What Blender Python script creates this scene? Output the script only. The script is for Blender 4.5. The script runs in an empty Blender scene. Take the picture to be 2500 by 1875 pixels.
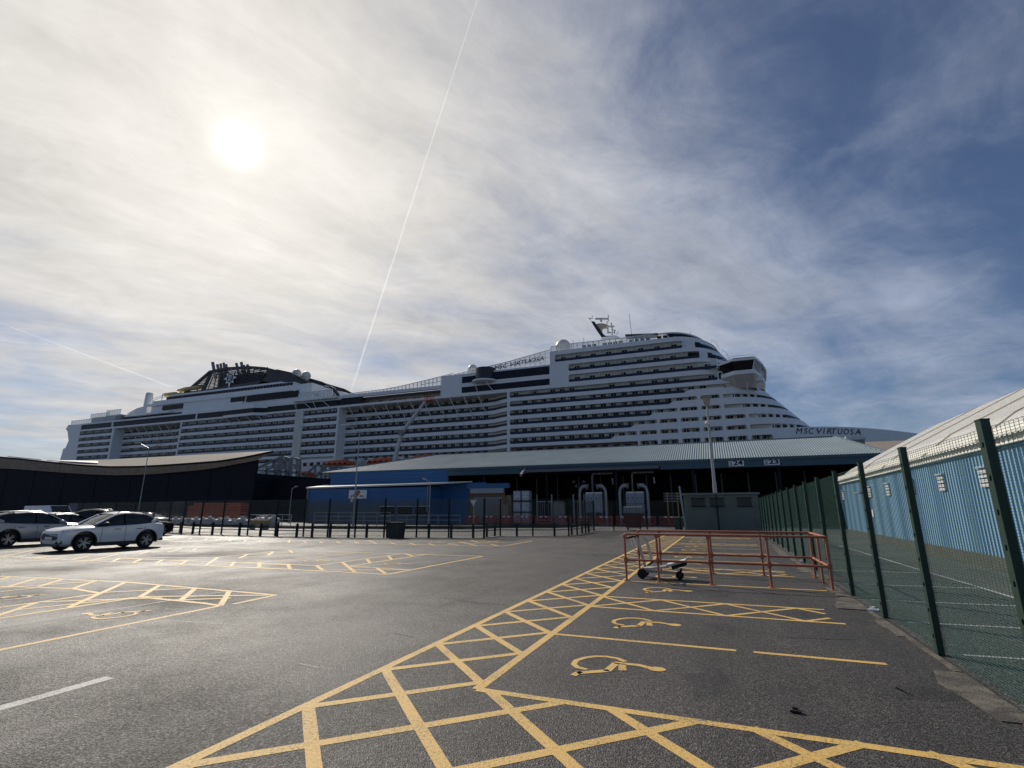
import bpy, bmesh, math, random
from mathutils import Vector, Matrix
random.seed(7)
S = bpy.context.scene
C = S.collection
PI = math.pi
R = math.radians

# ------------------------------------------------------------------ camera
HC = 1.75
FPX = 1236.24
PIT, ROL, YAW = R(13.9), R(-0.11), R(21.79)
cy, sy, cp, sp = math.cos(YAW), math.sin(YAW), math.cos(PIT), math.sin(PIT)
CF = Vector((-sy*cp, cy*cp, sp)); R0 = Vector((cy, sy, 0)); U0 = R0.cross(CF)
CR = math.cos(ROL)*R0 + math.sin(ROL)*U0
CU = -math.sin(ROL)*R0 + math.cos(ROL)*U0
cam = bpy.data.objects.new('camera', bpy.data.cameras.new('camera'))
C.objects.link(cam)
cam.matrix_world = Matrix(((CR.x, CU.x, -CF.x, 0), (CR.y, CU.y, -CF.y, 0), (CR.z, CU.z, -CF.z, HC), (0, 0, 0, 1)))
cam.data.sensor_width = 36; cam.data.lens = 36*FPX/2500
cam.data.clip_start = 0.05; cam.data.clip_end = 6000
S.camera = cam

# ------------------------------------------------------------------ sky
SUN_AZ, SUN_EL = R(-53.93), R(34.6)      # azimuth from +Y towards +X
SD = Vector((math.sin(SUN_AZ)*math.cos(SUN_EL), math.cos(SUN_AZ)*math.cos(SUN_EL), math.sin(SUN_EL)))
w = bpy.data.worlds.new('World'); S.world = w; w.use_nodes = True
nt = w.node_tree; nt.nodes.clear(); N = nt.nodes; LK = nt.links
class V:            # tiny expression helper for node sockets
    def __init__(s, o): s.o = o
def _in(sock, v):
    if isinstance(v, V): LK.new(v.o, sock)
    elif isinstance(v, (tuple, list, Vector)): sock.default_value = tuple(v)
    else: sock.default_value = v
def M(op, a, b=0.0, c=None, clamp=False):
    n = N.new('ShaderNodeMath'); n.operation = op; n.use_clamp = clamp
    _in(n.inputs[0], a); _in(n.inputs[1], b)
    if c is not None: _in(n.inputs[2], c)
    return V(n.outputs[0])
def VM(op, a, b=None, out=0):
    n = N.new('ShaderNodeVectorMath'); n.operation = op; _in(n.inputs[0], a)
    if b is not None: _in(n.inputs[1], b)
    return V(n.outputs[out])
def MR(v, a, b, c=0.0, d=1.0, kind='SMOOTHSTEP'):
    n = N.new('ShaderNodeMapRange'); n.interpolation_type = kind
    _in(n.inputs[0], v)
    for i, q in enumerate((a, b, c, d)): _in(n.inputs[i+1], q)
    return V(n.outputs[0])
def MIX(f, a, b):
    n = N.new('ShaderNodeMix'); n.data_type = 'RGBA'
    _in(n.inputs[0], f)
    for s_, q in ((n.inputs[6], a), (n.inputs[7], b)): _in(s_, q if isinstance(q, V) else (*q, 1))
    return V(n.outputs[2])
def NOISE(vec, scale, detail=4, rough=0.5, dist=0.0):
    n = N.new('ShaderNodeTexNoise'); _in(n.inputs['Vector'], vec)
    n.inputs['Scale'].default_value = scale; n.inputs['Detail'].default_value = detail
    n.inputs['Roughness'].default_value = rough; n.inputs['Distortion'].default_value = dist
    return V(n.outputs['Fac'])
tc = N.new('ShaderNodeTexCoord')
D = VM('NORMALIZE', V(tc.outputs['Generated']))
sx = N.new('ShaderNodeSeparateXYZ'); LK.new(D.o, sx.inputs[0])
dx, dy, dz = (V(sx.outputs[i]) for i in range(3))
zc = M('MAXIMUM', M('ADD', M('ABSOLUTE', dz), 0.10), 0.05)
px_, py_ = M('DIVIDE', dx, zc), M('DIVIDE', dy, zc)
# rotate cloud plane so that the streaks run along one wind direction
A = R(56)
ca, sa = math.cos(A), math.sin(A)
ux = M('ADD', M('MULTIPLY', px_, ca), M('MULTIPLY', py_, sa))
uy = M('ADD', M('MULTIPLY', px_, -sa), M('MULTIPLY', py_, ca))
cb = N.new('ShaderNodeCombineXYZ'); _in(cb.inputs[0], M('MULTIPLY', ux, 0.36)); _in(cb.inputs[1], uy); 
P1 = V(cb.outputs[0])
cb2 = N.new('ShaderNodeCombineXYZ'); _in(cb2.inputs[0], px_); _in(cb2.inputs[1], py_)
P2 = V(cb2.outputs[0])
warp = NOISE(P2, 1.1, 3)
cb3 = N.new('ShaderNodeCombineXYZ'); _in(cb3.inputs[0], M('MULTIPLY', warp, 0.35)); _in(cb3.inputs[1], M('MULTIPLY', warp, 0.5))
P1w = VM('ADD', P1, V(cb3.outputs[0]))
n1 = NOISE(P1w, 1.9, 10, 0.60, 0.25)
n2 = NOISE(VM('ADD', P2, (3.1, 7.7, 0)), 2.6, 9, 0.66, 0.5)
n3 = NOISE(P2, 0.75, 4, 0.5)
cosg = VM('DOT_PRODUCT', D, SD, out='Value')
ang = M('ARCCOSINE', M('MINIMUM', cosg, 1.0))
cov = M('ADD', M('ADD', M('MULTIPLY', n1, 1.35), M('MULTIPLY', n2, 0.75)), M('MULTIPLY', n3, 0.9))
# the cloud sheet ends along one straight front
front_s = M('SUBTRACT', M('MULTIPLY', px_, 0.83), M('MULTIPLY', py_, 0.55))
front_s = M('ADD', front_s, M('MULTIPLY', M('SUBTRACT', n3, 0.5), 0.55))
cov = M('SUBTRACT', cov, MR(front_s, -0.80, -0.10, 0.0, 0.50))
cov = M('ADD', cov, MR(ang, 0.0, 0.9, 0.36, 0.0))
cov = M('SUBTRACT', cov, 0.24)
cov = M('SUBTRACT', cov, M('MULTIPLY', MR(dz, 0.10, 0.40, 1.0, 0.0), MR(dz, 0.02, 0.12, 0.0, 0.16)))
cl = MR(cov, 0.66, 1.62, 0.05, 0.97)
sky = N.new('ShaderNodeTexSky'); sky.sky_type = 'NISHITA'; sky.sun_disc = False
sky.sun_elevation = SUN_EL; sky.sun_rotation = SUN_AZ % (2*PI)
sky.air_density = 1.0; sky.dust_density = 0.4; sky.ozone_density = 3.0
skc = VM('MULTIPLY', V(sky.outputs[0]), (0.40, 0.44, 0.52))
# clouds: thin veil lit from behind by the sun
dens = M('ADD', M('MULTIPLY', NOISE(P1w, 3.0, 10, 0.66, 0.3), 0.7), M('MULTIPLY', NOISE(P2, 5.0, 8, 0.68, 0.6), 0.3))
veil = MIX(MR(ang, 0.15, 1.15), (6.2, 5.95, 5.6), (3.3, 3.75, 4.75))
veil = VM('SCALE', veil); 
_in(veil.o.node.inputs['Scale'], M('ADD', 0.34, M('MULTIPLY', dens, 1.22)))
g1 = M('POWER', M('MAXIMUM', cosg, 0.0), 2800.0)
g2 = M('POWER', M('MAXIMUM', cosg, 0.0), 40.0)
g3 = M('POWER', M('MAXIMUM', cosg, 0.0), 9.0)
glow = M('ADD', M('ADD', M('MULTIPLY', g1, 6.5), M('MULTIPLY', g2, 1.7)), M('MULTIPLY', g3, 0.9))
glc = VM('SCALE', (1.0, 0.95, 0.84)); _in(glc.o.node.inputs['Scale'], glow)
base = MIX(cl, skc, veil)
base = VM('ADD', base, glc)
# aircraft trails: great-circle streaks ((x0,y0),(x1,y1) in photo pixels give two sky directions)
def ray(x, y): return (CF + CR*((x-1250)/FPX) + CU*((937.5-y)/FPX))
def trail(a, b, wd, gain, fade0, fade1):
    global base
    da, db = ray(*a).normalized(), ray(*b).normalized()
    n = da.cross(db).normalized(); t = n.cross(da).normalized()
    wob = M('MULTIPLY', M('SUBTRACT', NOISE(D, 26.0, 4, 0.6), 0.5), wd*0.9)
    dist = M('ABSOLUTE', M('ADD', VM('DOT_PRODUCT', D, n, out='Value'), wob))
    L = math.acos(max(-1, min(1, da.dot(db))))
    al = M('DIVIDE', M('ARCTAN2', VM('DOT_PRODUCT', D, t, out='Value'), VM('DOT_PRODUCT', D, da, out='Value')), L)
    core = MR(dist, 0.0, M('ADD', wd*0.35, M('MULTIPLY', M('MAXIMUM', al, 0.0), wd*0.9)), 1.0, 0.0)
    m = M('MULTIPLY', M('MULTIPLY', MR(al, -0.35, -0.05), MR(al, 0.9, 1.06, 1.0, 0.0)), MR(al, 0.0, 1.0, fade0, fade1, 'LINEAR'))
    f = M('MULTIPLY', M('MULTIPLY', core, m), M('ADD', 0.35, NOISE(D, 40.0, 3)))
    ad = VM('SCALE', (1.0, 0.98, 0.93)); _in(ad.o.node.inputs['Scale'], M('MULTIPLY', f, gain))
    base = VM('ADD', base, ad)
trail((1165, 0), (855, 960), 0.0023, 2.3, 0.8, 0.75)
trail((0, 788), (420, 945), 0.0018, 1.6, 0.8, 0.8)
trail((2060, 370), (2600, 90), 0.05, 0.42, 0.9, 0.9)
bg = N.new('ShaderNodeBackground'); LK.new(base.o, bg.inputs[0]); bg.inputs[1].default_value = 0.105
wo = N.new('ShaderNodeOutputWorld'); LK.new(bg.outputs[0], wo.inputs[0])
w.cycles.sampling_method = 'MANUAL'; w.cycles.sample_map_resolution = 1024

sun = bpy.data.objects.new('sun', bpy.data.lights.new('sun', 'SUN')); C.objects.link(sun)
sun.data.energy = 3.4; sun.data.angle = R(1.0); sun.data.color = (1.0, 0.93, 0.82)
sun.rotation_euler = SD.to_track_quat('Z', 'Y').to_euler()
S.view_settings.view_transform = 'Standard'; S.view_settings.look = 'None'
S.view_settings.exposure = 0.15; S.view_settings.gamma = 1

# ------------------------------------------------------------------ measuring helpers (photo pixel -> point on a real plane)
def gp(x, y, z=0.0):
    d = ray(x, y); t = (z-HC)/d.z; return Vector((d.x*t, d.y*t, z))
def onY(x, y, Y):
    d = ray(x, y); t = Y/d.y; return Vector((d.x*t, Y, HC+d.z*t))
def R1(u, v): return 130+u*.25769, 850+v*.25769
def R2(u, v): return 650+u*.25769, 850+v*.25769
def R3(u, v): return 1100+u*.22604, 760+v*.22604
def R4(u, v): return 1500+u*.22604, 760+v*.22604
def R5(u, v): return 1850+u*.29385, 900+v*.29385
def R6(u, v): return 700+u*.24864, 1080+v*.24864
def R7(u, v): return 1150+u*.27125, 1100+v*.27125
def R8(u, v): return u*.31646, 1080+v*.31646
def RA(u, v): return 400+u*.22604, 860+v*.22604
def RM(u, v): return 600+u*.31646, 1290+v*.31646
def RN(u, v): return u*.31646, 1280+v*.31646
def RL(u, v): return u*.31646, 1350+v*.31646
def RT(u, v): return 600+u*.13562, 1080+v*.13562
def RB(u, v): return 140+u*.16275, 980+v*.16275
def RQ(u, v): return 1200+u*.4973, 1350+v*.4973

# ------------------------------------------------------------------ materials
def mat(name, col, rough=0.6, metal=0.0, var=0.0, vscale=3.0, bump=0.0, bscale=60.0, spec=0.5, dirt=None, dscale=0.6, dth=(0.5, 0.7), alpha=1.0, trans=0.0, streak=False):
    m = bpy.data.materials.new(name); m.use_nodes = True
    t = m.node_tree; b = t.nodes['Principled BSDF']
    b.inputs['Base Color'].default_value = (*col, 1); b.inputs['Roughness'].default_value = rough
    b.inputs['Metallic'].default_value = metal; b.inputs['Specular IOR Level'].default_value = spec
    b.inputs['Alpha'].default_value = alpha; b.inputs['Transmission Weight'].default_value = trans
    if var or bump or dirt:
        g = t.nodes.new('ShaderNodeNewGeometry'); pos = g.outputs['Position']
        if streak:
            mp = t.nodes.new('ShaderNodeMapping'); mp.inputs['Scale'].default_value = (1, 1, 0.12)
            t.links.new(pos, mp.inputs[0]); pos = mp.outputs[0]
    last = None
    if var:
        n = t.nodes.new('ShaderNodeTexNoise'); n.inputs['Scale'].default_value = vscale; n.inputs['Detail'].default_value = 6
        t.links.new(pos, n.inputs['Vector'])
        r = t.nodes.new('ShaderNodeMapRange'); r.inputs[1].default_value = 0.25; r.inputs[2].default_value = 0.75
        r.inputs[3].default_value = 1-var; r.inputs[4].default_value = 1+var
        t.links.new(n.outputs['Fac'], r.inputs[0])
        v = t.nodes.new('ShaderNodeVectorMath'); v.operation = 'SCALE'; v.inputs[0].default_value = col
        t.links.new(r.outputs[0], v.inputs['Scale']); last = v.outputs[0]
        t.links.new(last, b.inputs['Base Color'])
    if dirt:
        n = t.nodes.new('ShaderNodeTexNoise'); n.inputs['Scale'].default_value = dscale; n.inputs['Detail'].default_value = 8
        n.inputs['Roughness'].default_value = 0.65
        t.links.new(pos, n.inputs['Vector'])
        r = t.nodes.new('ShaderNodeMapRange'); r.interpolation_type = 'SMOOTHSTEP'
        r.inputs[1].default_value = dth[0]; r.inputs[2].default_value = dth[1]
        t.links.new(n.outputs['Fac'], r.inputs[0])
        x = t.nodes.new('ShaderNodeMix'); x.data_type = 'RGBA'; t.links.new(r.outputs[0], x.inputs[0])
        x.inputs[6].default_value = (*col, 1)
        if last: t.links.new(last, x.inputs[6])
        x.inputs[7].default_value = (*dirt, 1); t.links.new(x.outputs[2], b.inputs['Base Color'])
    if bump:
        n = t.nodes.new('ShaderNodeTexNoise'); n.inputs['Scale'].default_value = bscale; n.inputs['Detail'].default_value = 4
        t.links.new(g.outputs['Position'], n.inputs['Vector'])
        p = t.nodes.new('ShaderNodeBump'); p.inputs['Strength'].default_value = bump; p.inputs['Distance'].default_value = 0.02
        t.links.new(n.outputs['Fac'], p.inputs['Height']); t.links.new(p.outputs[0], b.inputs['Normal'])
    return m
def asphalt(name, col, sc=1.0, rough=0.62, patch=0.3):
    m = bpy.data.materials.new(name); m.use_nodes = True; t = m.node_tree; b = t.nodes['Principled BSDF']; L = t.links.new
    g = t.nodes.new('ShaderNodeNewGeometry'); pos = g.outputs['Position']
    def nz(scale, det=4, ro=0.5, vec=pos):
        n = t.nodes.new('ShaderNodeTexNoise'); n.inputs['Scale'].default_value = scale; n.inputs['Detail'].default_value = det
        n.inputs['Roughness'].default_value = ro; L(vec, n.inputs['Vector']); return n.outputs['Fac']
    def mr(v, a, b_, c, d):
        r = t.nodes.new('ShaderNodeMapRange'); L(v, r.inputs[0])
        for i, q in enumerate((a, b_, c, d)): r.inputs[i+1].default_value = q
        return r.outputs[0]
    def mul(a, b_):
        n = t.nodes.new('ShaderNodeMath'); n.operation = 'MULTIPLY'; L(a, n.inputs[0]); L(b_, n.inputs[1]); return n.outputs[0]
    vor = t.nodes.new('ShaderNodeTexVoronoi'); vor.inputs['Scale'].default_value = 85*sc; L(pos, vor.inputs['Vector'])
    pw = t.nodes.new('ShaderNodeMath'); pw.operation = 'POWER'; L(vor.outputs['Color'], pw.inputs[0]); pw.inputs[1].default_value = 2.2
    stone = mr(pw.outputs[0], 0.0, 1.0, 0.15, 3.9)
    speck = mr(nz(22*sc, 6, 0.8), 0.33, 0.67, 0.35, 1.65)
    big = mr(nz(0.35, 6, 0.6), 0.3, 0.7, 1-patch, 1+patch)
    mp = t.nodes.new('ShaderNodeMapping'); mp.inputs['Scale'].default_value = (1.6, 0.09, 1); mp.inputs['Rotation'].default_value = (0, 0, R(-8)); L(pos, mp.inputs[0])
    tr = mr(nz(1.0, 5, 0.6, mp.outputs[0]), 0.35, 0.65, 0.74, 1.2)
    f = mul(mul(stone, speck), mul(big, tr))
    v = t.nodes.new('ShaderNodeVectorMath'); v.operation = 'SCALE'; v.inputs[0].default_value = col; L(f, v.inputs['Scale'])
    # dark drips and damp stains
    x = t.nodes.new('ShaderNodeMix'); x.data_type = 'RGBA'; L(mr(nz(0.55, 7, 0.7), 0.56, 0.68, 0.0, 0.75), x.inputs[0]); L(v.outputs[0], x.inputs[6])
    x.inputs[7].default_value = (col[0]*.42, col[1]*.42, col[2]*.42, 1)
    L(x.outputs[2], b.inputs['Base Color'])
    rr = t.nodes.new('ShaderNodeMath'); rr.operation = 'SUBTRACT'; L(mr(nz(0.22, 6, 0.65), 0.3, 0.7, rough-0.16, rough+0.26), rr.inputs[0]); L(mr(pw.outputs[0], 0.0, 1.0, 0.0, 0.28), rr.inputs[1]); L(rr.outputs[0], b.inputs['Roughness'])
    b.inputs['Specular IOR Level'].default_value = 0.43
    hm = t.nodes.new('ShaderNodeMath'); hm.operation = 'ADD'; L(vor.outputs['Distance'], hm.inputs[0]); L(nz(60*sc, 4, .7), hm.inputs[1])
    p = t.nodes.new('ShaderNodeBump'); p.inputs['Strength'].default_value = 1.0; p.inputs['Distance'].default_value = 0.007
    L(hm.outputs[0], p.inputs['Height']); L(p.outputs[0], b.inputs['Normal'])
    return m
def linepaint(name, col):
    m = mat(name, col, 0.6, 0, 0.12, 40, 0.5, 140); t = m.node_tree; b = t.nodes['Principled BSDF']
    src = b.inputs['Base Color'].links[0].from_socket
    g = t.nodes.new('ShaderNodeNewGeometry')
    n = t.nodes.new('ShaderNodeTexNoise'); n.inputs['Scale'].default_value = 38; n.inputs['Detail'].default_value = 5; n.inputs['Roughness'].default_value = 0.75
    t.links.new(g.outputs['Position'], n.inputs['Vector'])
    n2 = t.nodes.new('ShaderNodeTexNoise'); n2.inputs['Scale'].default_value = 1.3; n2.inputs['Detail'].default_value = 4
    t.links.new(g.outputs['Position'], n2.inputs['Vector'])
    ad = t.nodes.new('ShaderNodeMath'); ad.operation = 'MULTIPLY_ADD'; t.links.new(n2.outputs['Fac'], ad.inputs[0]); ad.inputs[1].default_value = 0.35; t.links.new(n.outputs['Fac'], ad.inputs[2])
    r = t.nodes.new('ShaderNodeMapRange'); r.inputs[1].default_value = 0.68; r.inputs[2].default_value = 0.86; t.links.new(ad.outputs[0], r.inputs[0])
    x = t.nodes.new('ShaderNodeMix'); x.data_type = 'RGBA'; t.links.new(r.outputs[0], x.inputs[0]); t.links.new(src, x.inputs[6]); x.inputs[7].default_value = (0.09, 0.08, 0.07, 1)
    t.links.new(x.outputs[2], b.inputs['Base Color']); return m
m_tar = asphalt('asphalt', (0.043, 0.038, 0.0355))
m_road = asphalt('yard_asphalt', (0.085, 0.083, 0.08), 0.6, 0.6)
m_tar2 = asphalt('damp_asphalt', (0.055, 0.058, 0.05), 0.8, 0.75)
m_yel = linepaint('yellow_paint', (0.72, 0.46, 0.13))
m_wpt = linepaint('white_paint', (0.5, 0.5, 0.48))
m_conc = mat('concrete', (0.13, 0.115, 0.095), 0.9, 0, 0.4, 9, 0.8, 60, dirt=(0.06,0.055,0.05), dscale=3.0, dth=(0.42,0.6))
m_ship = mat('ship_white', (0.80, 0.82, 0.84), 0.35, 0, 0.05, 0.25, streak=True)
m_cream = mat('cabin_wall', (0.72, 0.70, 0.66), 0.6, 0, 0.1, 0.8)
m_glass = mat('dark_glass', (0.006, 0.008, 0.012), 0.25, 0, 0.3, 0.5, spec=0.2)
m_strip = mat('tinted_glass', (0.014, 0.017, 0.030), 0.4, 0, 0.3, 0.7, spec=0.2)
m_rail = mat('blue_balustrade', (0.022, 0.032, 0.065), 0.35, 0, 0.25, 1.4, spec=0.25)
m_clear = mat('clear_glass', (0.55, 0.62, 0.68), 0.1, 0, alpha=0.45)
m_funnel = mat('funnel_navy', (0.020, 0.023, 0.036), 0.45, 0, 0.2, 0.6)
m_steel = mat('galvanised', (0.32, 0.34, 0.35), 0.45, 0.5, 0.15, 4)
m_grey = mat('grey_paint', (0.22, 0.23, 0.24), 0.5, 0, 0.1, 3)
m_white = mat('white_metal', (0.62, 0.62, 0.60), 0.45, 0, 0.08, 3)
m_orange = mat('lifeboat_orange', (0.50, 0.095, 0.03), 0.5, 0, 0.15, 1.5)
m_roof = mat('steel_roof', (0.20, 0.265, 0.30), 0.62, 0.0, 0.10, 0.35, dirt=(0.16, 0.22, 0.25), dscale=0.25, dth=(0.45, 0.75))
m_fasc = mat('teal_fascia', (0.045, 0.10, 0.14), 0.5, 0, 0.12, 0.8)
m_dark = mat('black_cladding', (0.012, 0.013, 0.020), 0.8, 0, 0.2, 0.7, spec=0.2)
m_inshade = mat('shed_interior_shade', (0.018, 0.02, 0.026), 0.9, 0, 0.3, 0.5, spec=0.1)  # dark navy puts the shade under the shed roof into the colour
m_blue = mat('blue_cladding', (0.024, 0.12, 0.30), 0.5, 0, 0.1, 0.6)
m_brown = mat('timber_fascia', (0.24, 0.17, 0.115), 0.6, 0, 0.3, 1.2)
m_troof = mat('terminal_roof', (0.085, 0.07, 0.06), 0.8, 0.0, 0.3, 0.35, spec=0.2)
m_fgreen = mat('fence_green', (0.007, 0.030, 0.021), 0.5, 0, 0.15, 5)
m_fdark = mat('fence_post_dark', (0.008, 0.016, 0.014), 0.6, 0, 0.1, 5, spec=0.25)
m_wire = mat('fence_wire', (0.045, 0.12, 0.095), 0.5, 0.0)
m_wire2 = mat('yard_fence_wire', (0.085, 0.10, 0.09), 0.38, 0.4)
m_armco = mat('barrier_green', (0.02, 0.035, 0.035), 0.6, 0, 0.2, 3, spec=0.3)
m_wblue = mat('warehouse_blue', (0.20, 0.36, 0.52), 0.55, 0, 0.16, 1.2, dirt=(0.26, 0.42, 0.52), dscale=1.4, dth=(0.5, 0.72), streak=True)
m_wcream = mat('warehouse_roof', (0.80, 0.78, 0.72), 0.75, 0, 0.08, 2, dirt=(0.66, 0.63, 0.56), dscale=1.2, dth=(0.5, 0.8))
m_tube = mat('orange_tube', (0.38, 0.12, 0.07), 0.5, 0, 0.2, 6, dirt=(0.30, 0.13, 0.09), dscale=9, dth=(0.5, 0.65))
m_cabin = mat('green_render', (0.125, 0.15, 0.135), 0.8, 0, 0.14, 1.5, 0.3, 50)
m_rub = mat('rubber', (0.012, 0.012, 0.013), 0.8, 0, 0.1, 10)
m_alloy = mat('alloy', (0.45, 0.46, 0.48), 0.3, 0.8)
m_trim = mat('black_trim', (0.010, 0.011, 0.014), 0.5, 0, 0.1, 5)
m_carw = mat('car_white', (0.80, 0.81, 0.82), 0.18, 0, 0.02, 2); m_carw.node_tree.nodes['Principled BSDF'].inputs['Coat Weight'].default_value = 0.6
m_cars = mat('car_silver', (0.30, 0.32, 0.36), 0.22, 0.4, 0.02, 2)
m_cark = mat('car_black', (0.012, 0.013, 0.018), 0.15, 0, 0.02, 2)
m_carg = mat('car_grey', (0.10, 0.11, 0.125), 0.2, 0.4, 0.02, 2)
m_cglass = mat('car_glass', (0.012, 0.016, 0.018), 0.06, 0)
m_lamp = mat('headlamp', (0.05, 0.06, 0.10), 0.08, 0.3)
m_red = mat('red_plastic', (0.42, 0.07, 0.045), 0.5, 0, 0.15, 4)
m_skip = mat('dark_red_bin', (0.13, 0.035, 0.03), 0.6, 0, 0.2, 4)
m_gbin = mat('green_bin', (0.02, 0.06, 0.045), 0.5, 0, 0.1, 4)
m_plant = mat('plant_grey', (0.27, 0.29, 0.33), 0.5, 0.1, 0.15, 3)
m_duct = mat('duct_steel', (0.32, 0.33, 0.34), 0.45, 0.4, 0.15, 3)
m_card = mat('cardboard', (0.26, 0.19, 0.13), 0.85, 0, 0.15, 3)
m_wrap = mat('pallet_wrap', (0.42, 0.45, 0.50), 0.35, 0, 0.3, 5)
m_yelm = mat('yellow_steel', (0.50, 0.30, 0.07), 0.5, 0, 0.1, 3)
m_ink = mat('navy_ink', (0.012, 0.014, 0.035), 0.6)
m_sign = mat('sign_white', (0.78, 0.78, 0.82), 0.5, 0, 0.05, 2)
m_emb = mat('emblem_silver', (0.8, 0.8, 0.82), 0.4, 0.2)
m_skyl = mat('rooflight', (0.85, 0.83, 0.78), 0.35, 0, 0.05, 1)
m_slide = mat('slide_yellow', (0.62, 0.45, 0.18), 0.35, 0, 0.15, 0.8)
m_beige = mat('beige_roof', (0.30, 0.25, 0.20), 0.8, 0, 0.1, 1)
m_pack = mat('bag_white', (0.46, 0.47, 0.48), 0.6, 0, 0.2, 4)

# ------------------------------------------------------------------ mesh builder
class MB:
    def __init__(s): s.v = []; s.f = []
    def add(s, vs, fs):
        o = len(s.v); s.v += [tuple(q) for q in vs]; s.f += [tuple(i+o for i in f) for f in fs]; return s
    def box(s, x0, x1, y0, y1, z0, z1):
        return s.add([(x0,y0,z0),(x1,y0,z0),(x1,y1,z0),(x0,y1,z0),(x0,y0,z1),(x1,y0,z1),(x1,y1,z1),(x0,y1,z1)],
                     [(0,3,2,1),(4,5,6,7),(0,1,5,4),(1,2,6,5),(2,3,7,6),(3,0,4,7)])
    def bar(s, a, b, w_, h=None, up=(0,0,1), caps=True):
        a = Vector(a); b = Vector(b); h = w_ if h is None else h
        d = (b-a)
        if d.length < 1e-6: return s
        d.normalize(); u = Vector(up)
        if abs(d.dot(u)) > 0.98: u = Vector((1,0,0)) if abs(d.x) < 0.9 else Vector((0,1,0))
        r = d.cross(u).normalized(); u = r.cross(d)
        q = []
        for p in (a, b):
            for i, j in ((-1,-1),(1,-1),(1,1),(-1,1)): q.append(p + r*(i*w_/2) + u*(j*h/2))
        f = [(0,1,5,4),(1,2,6,5),(2,3,7,6),(3,0,4,7)]
        if caps: f += [(3,2,1,0),(4,5,6,7)]
        return s.add(q, f)
    def tube(s, pts, r, n=8, caps=True, r1=None):
        pts = [Vector(p) for p in pts]; k = len(pts); rings = []
        u = None
        for i, p in enumerate(pts):
            d = (pts[min(i+1, k-1)] - pts[max(i-1, 0)]).normalized()
            if u is None or abs(d.dot(u)) > 0.97:
                u = Vector((0,0,1)) if abs(d.z) < 0.9 else Vector((1,0,0))
            a = d.cross(u).normalized(); b_ = a.cross(d).normalized(); u = b_
            rr = r if r1 is None else r + (r1-r)*i/(k-1)
            rings += [p + a*math.cos(2*PI*j/n)*rr + b_*math.sin(2*PI*j/n)*rr for j in range(n)]
        f = []
        for i in range(k-1):
            for j in range(n):
                f.append((i*n+j, i*n+(j+1)%n, (i+1)*n+(j+1)%n, (i+1)*n+j))
        if caps: f += [tuple(range(n))[::-1], tuple((k-1)*n+j for j in range(n))]
        return s.add(rings, f)
    def prism(s, poly, off):      # poly: 3-D points, off: extrusion vector
        off = Vector(off); n = len(poly); p = [Vector(q) for q in poly]
        return s.add(p + [q+off for q in p], [tuple(range(n))[::-1], tuple(range(n, 2*n))] + [(i, (i+1)%n, (i+1)%n+n, i+n) for i in range(n)])
    def sheet(s, path, z0, z1, thick=0.3):   # wall following an XY polyline, thickness to the left of travel
        n = len(path); P = [Vector((p[0], p[1], 0)) for p in path]; Q = []
        for i in range(n):
            d = (P[min(i+1, n-1)] - P[max(i-1, 0)]).normalized(); Q.append(P[i] + Vector((-d.y, d.x, 0))*thick)
        vs = []
        for a, b_ in zip(P, Q): vs += [(a.x,a.y,z0),(a.x,a.y,z1),(b_.x,b_.y,z1),(b_.x,b_.y,z0)]
        f = []
        for i in range(n-1):
            o = i*4; t = o+4
            f += [(o,t,t+1,o+1),(o+1,t+1,t+2,o+2),(o+2,t+2,t+3,o+3),(o+3,t+3,t,o)]
        f += [(0,1,2,3), ((n-1)*4+3,(n-1)*4+2,(n-1)*4+1,(n-1)*4)]
        return s.add(vs, f)
    def sphere(s, c, r, n=16, m=10, z=1.0):
        c = Vector(c); vs = [c+Vector((0,0,r*z))]
        for i in range(1, m):
            for j in range(n):
                a = PI*i/m; b_ = 2*PI*j/n
                vs.append(c+Vector((r*math.sin(a)*math.cos(b_), r*math.sin(a)*math.sin(b_), r*z*math.cos(a))))
        vs.append(c-Vector((0,0,r*z))); f = [(0,1+j,1+(j+1)%n) for j in range(n)]
        for i in range(m-2):
            for j in range(n):
                o = 1+i*n; f.append((o+j, o+n+j, o+n+(j+1)%n, o+(j+1)%n))
        e = len(vs)-1; o = 1+(m-2)*n; f += [(o+j, e, o+(j+1)%n) for j in range(n)]
        return s.add(vs, f)
    def lathe(s, prof, c=(0,0,0), axis='z', n=20):   # prof: (r, h)
        c = Vector(c); vs = []
        for r_, h in prof:
            for j in range(n):
                a = 2*PI*j/n; x, y = r_*math.cos(a), r_*math.sin(a)
                vs.append(c + (Vector((x,y,h)) if axis == 'z' else Vector((h,x,y)) if axis == 'x' else Vector((x,h,y))))
        f = []
        for i in range(len(prof)-1):
            for j in range(n): f.append((i*n+j, i*n+(j+1)%n, (i+1)*n+(j+1)%n, (i+1)*n+j))
        f += [tuple(range(n))[::-1], tuple((len(prof)-1)*n+j for j in range(n))]
        return s.add(vs, f)
    def mesh(s, name, m, org=(0,0,0), smooth=False):
        me = bpy.data.meshes.new(name)
        o = Vector(org)
        me.from_pydata([tuple(Vector(q)-o) for q in s.v], [], s.f); me.materials.append(m)
        bm = bmesh.new(); bm.from_mesh(me); bmesh.ops.recalc_face_normals(bm, faces=bm.faces); bm.to_mesh(me); bm.free()
        if smooth:
            me.polygons.foreach_set('use_smooth', [True]*len(me.polygons))
            try: me.set_sharp_from_angle(angle=R(38))
            except Exception: pass
        me.update(); return me
def link(name, me, parent=None, loc=None):
    o = bpy.data.objects.new(name, me); C.objects.link(o)
    if parent is not None: o.parent = parent
    if loc is not None: o.location = loc
    return o
def tag(o, label, cat, group=None):
    o['label'] = label; o['category'] = cat
    if group: o['group'] = group
    return o
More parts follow.
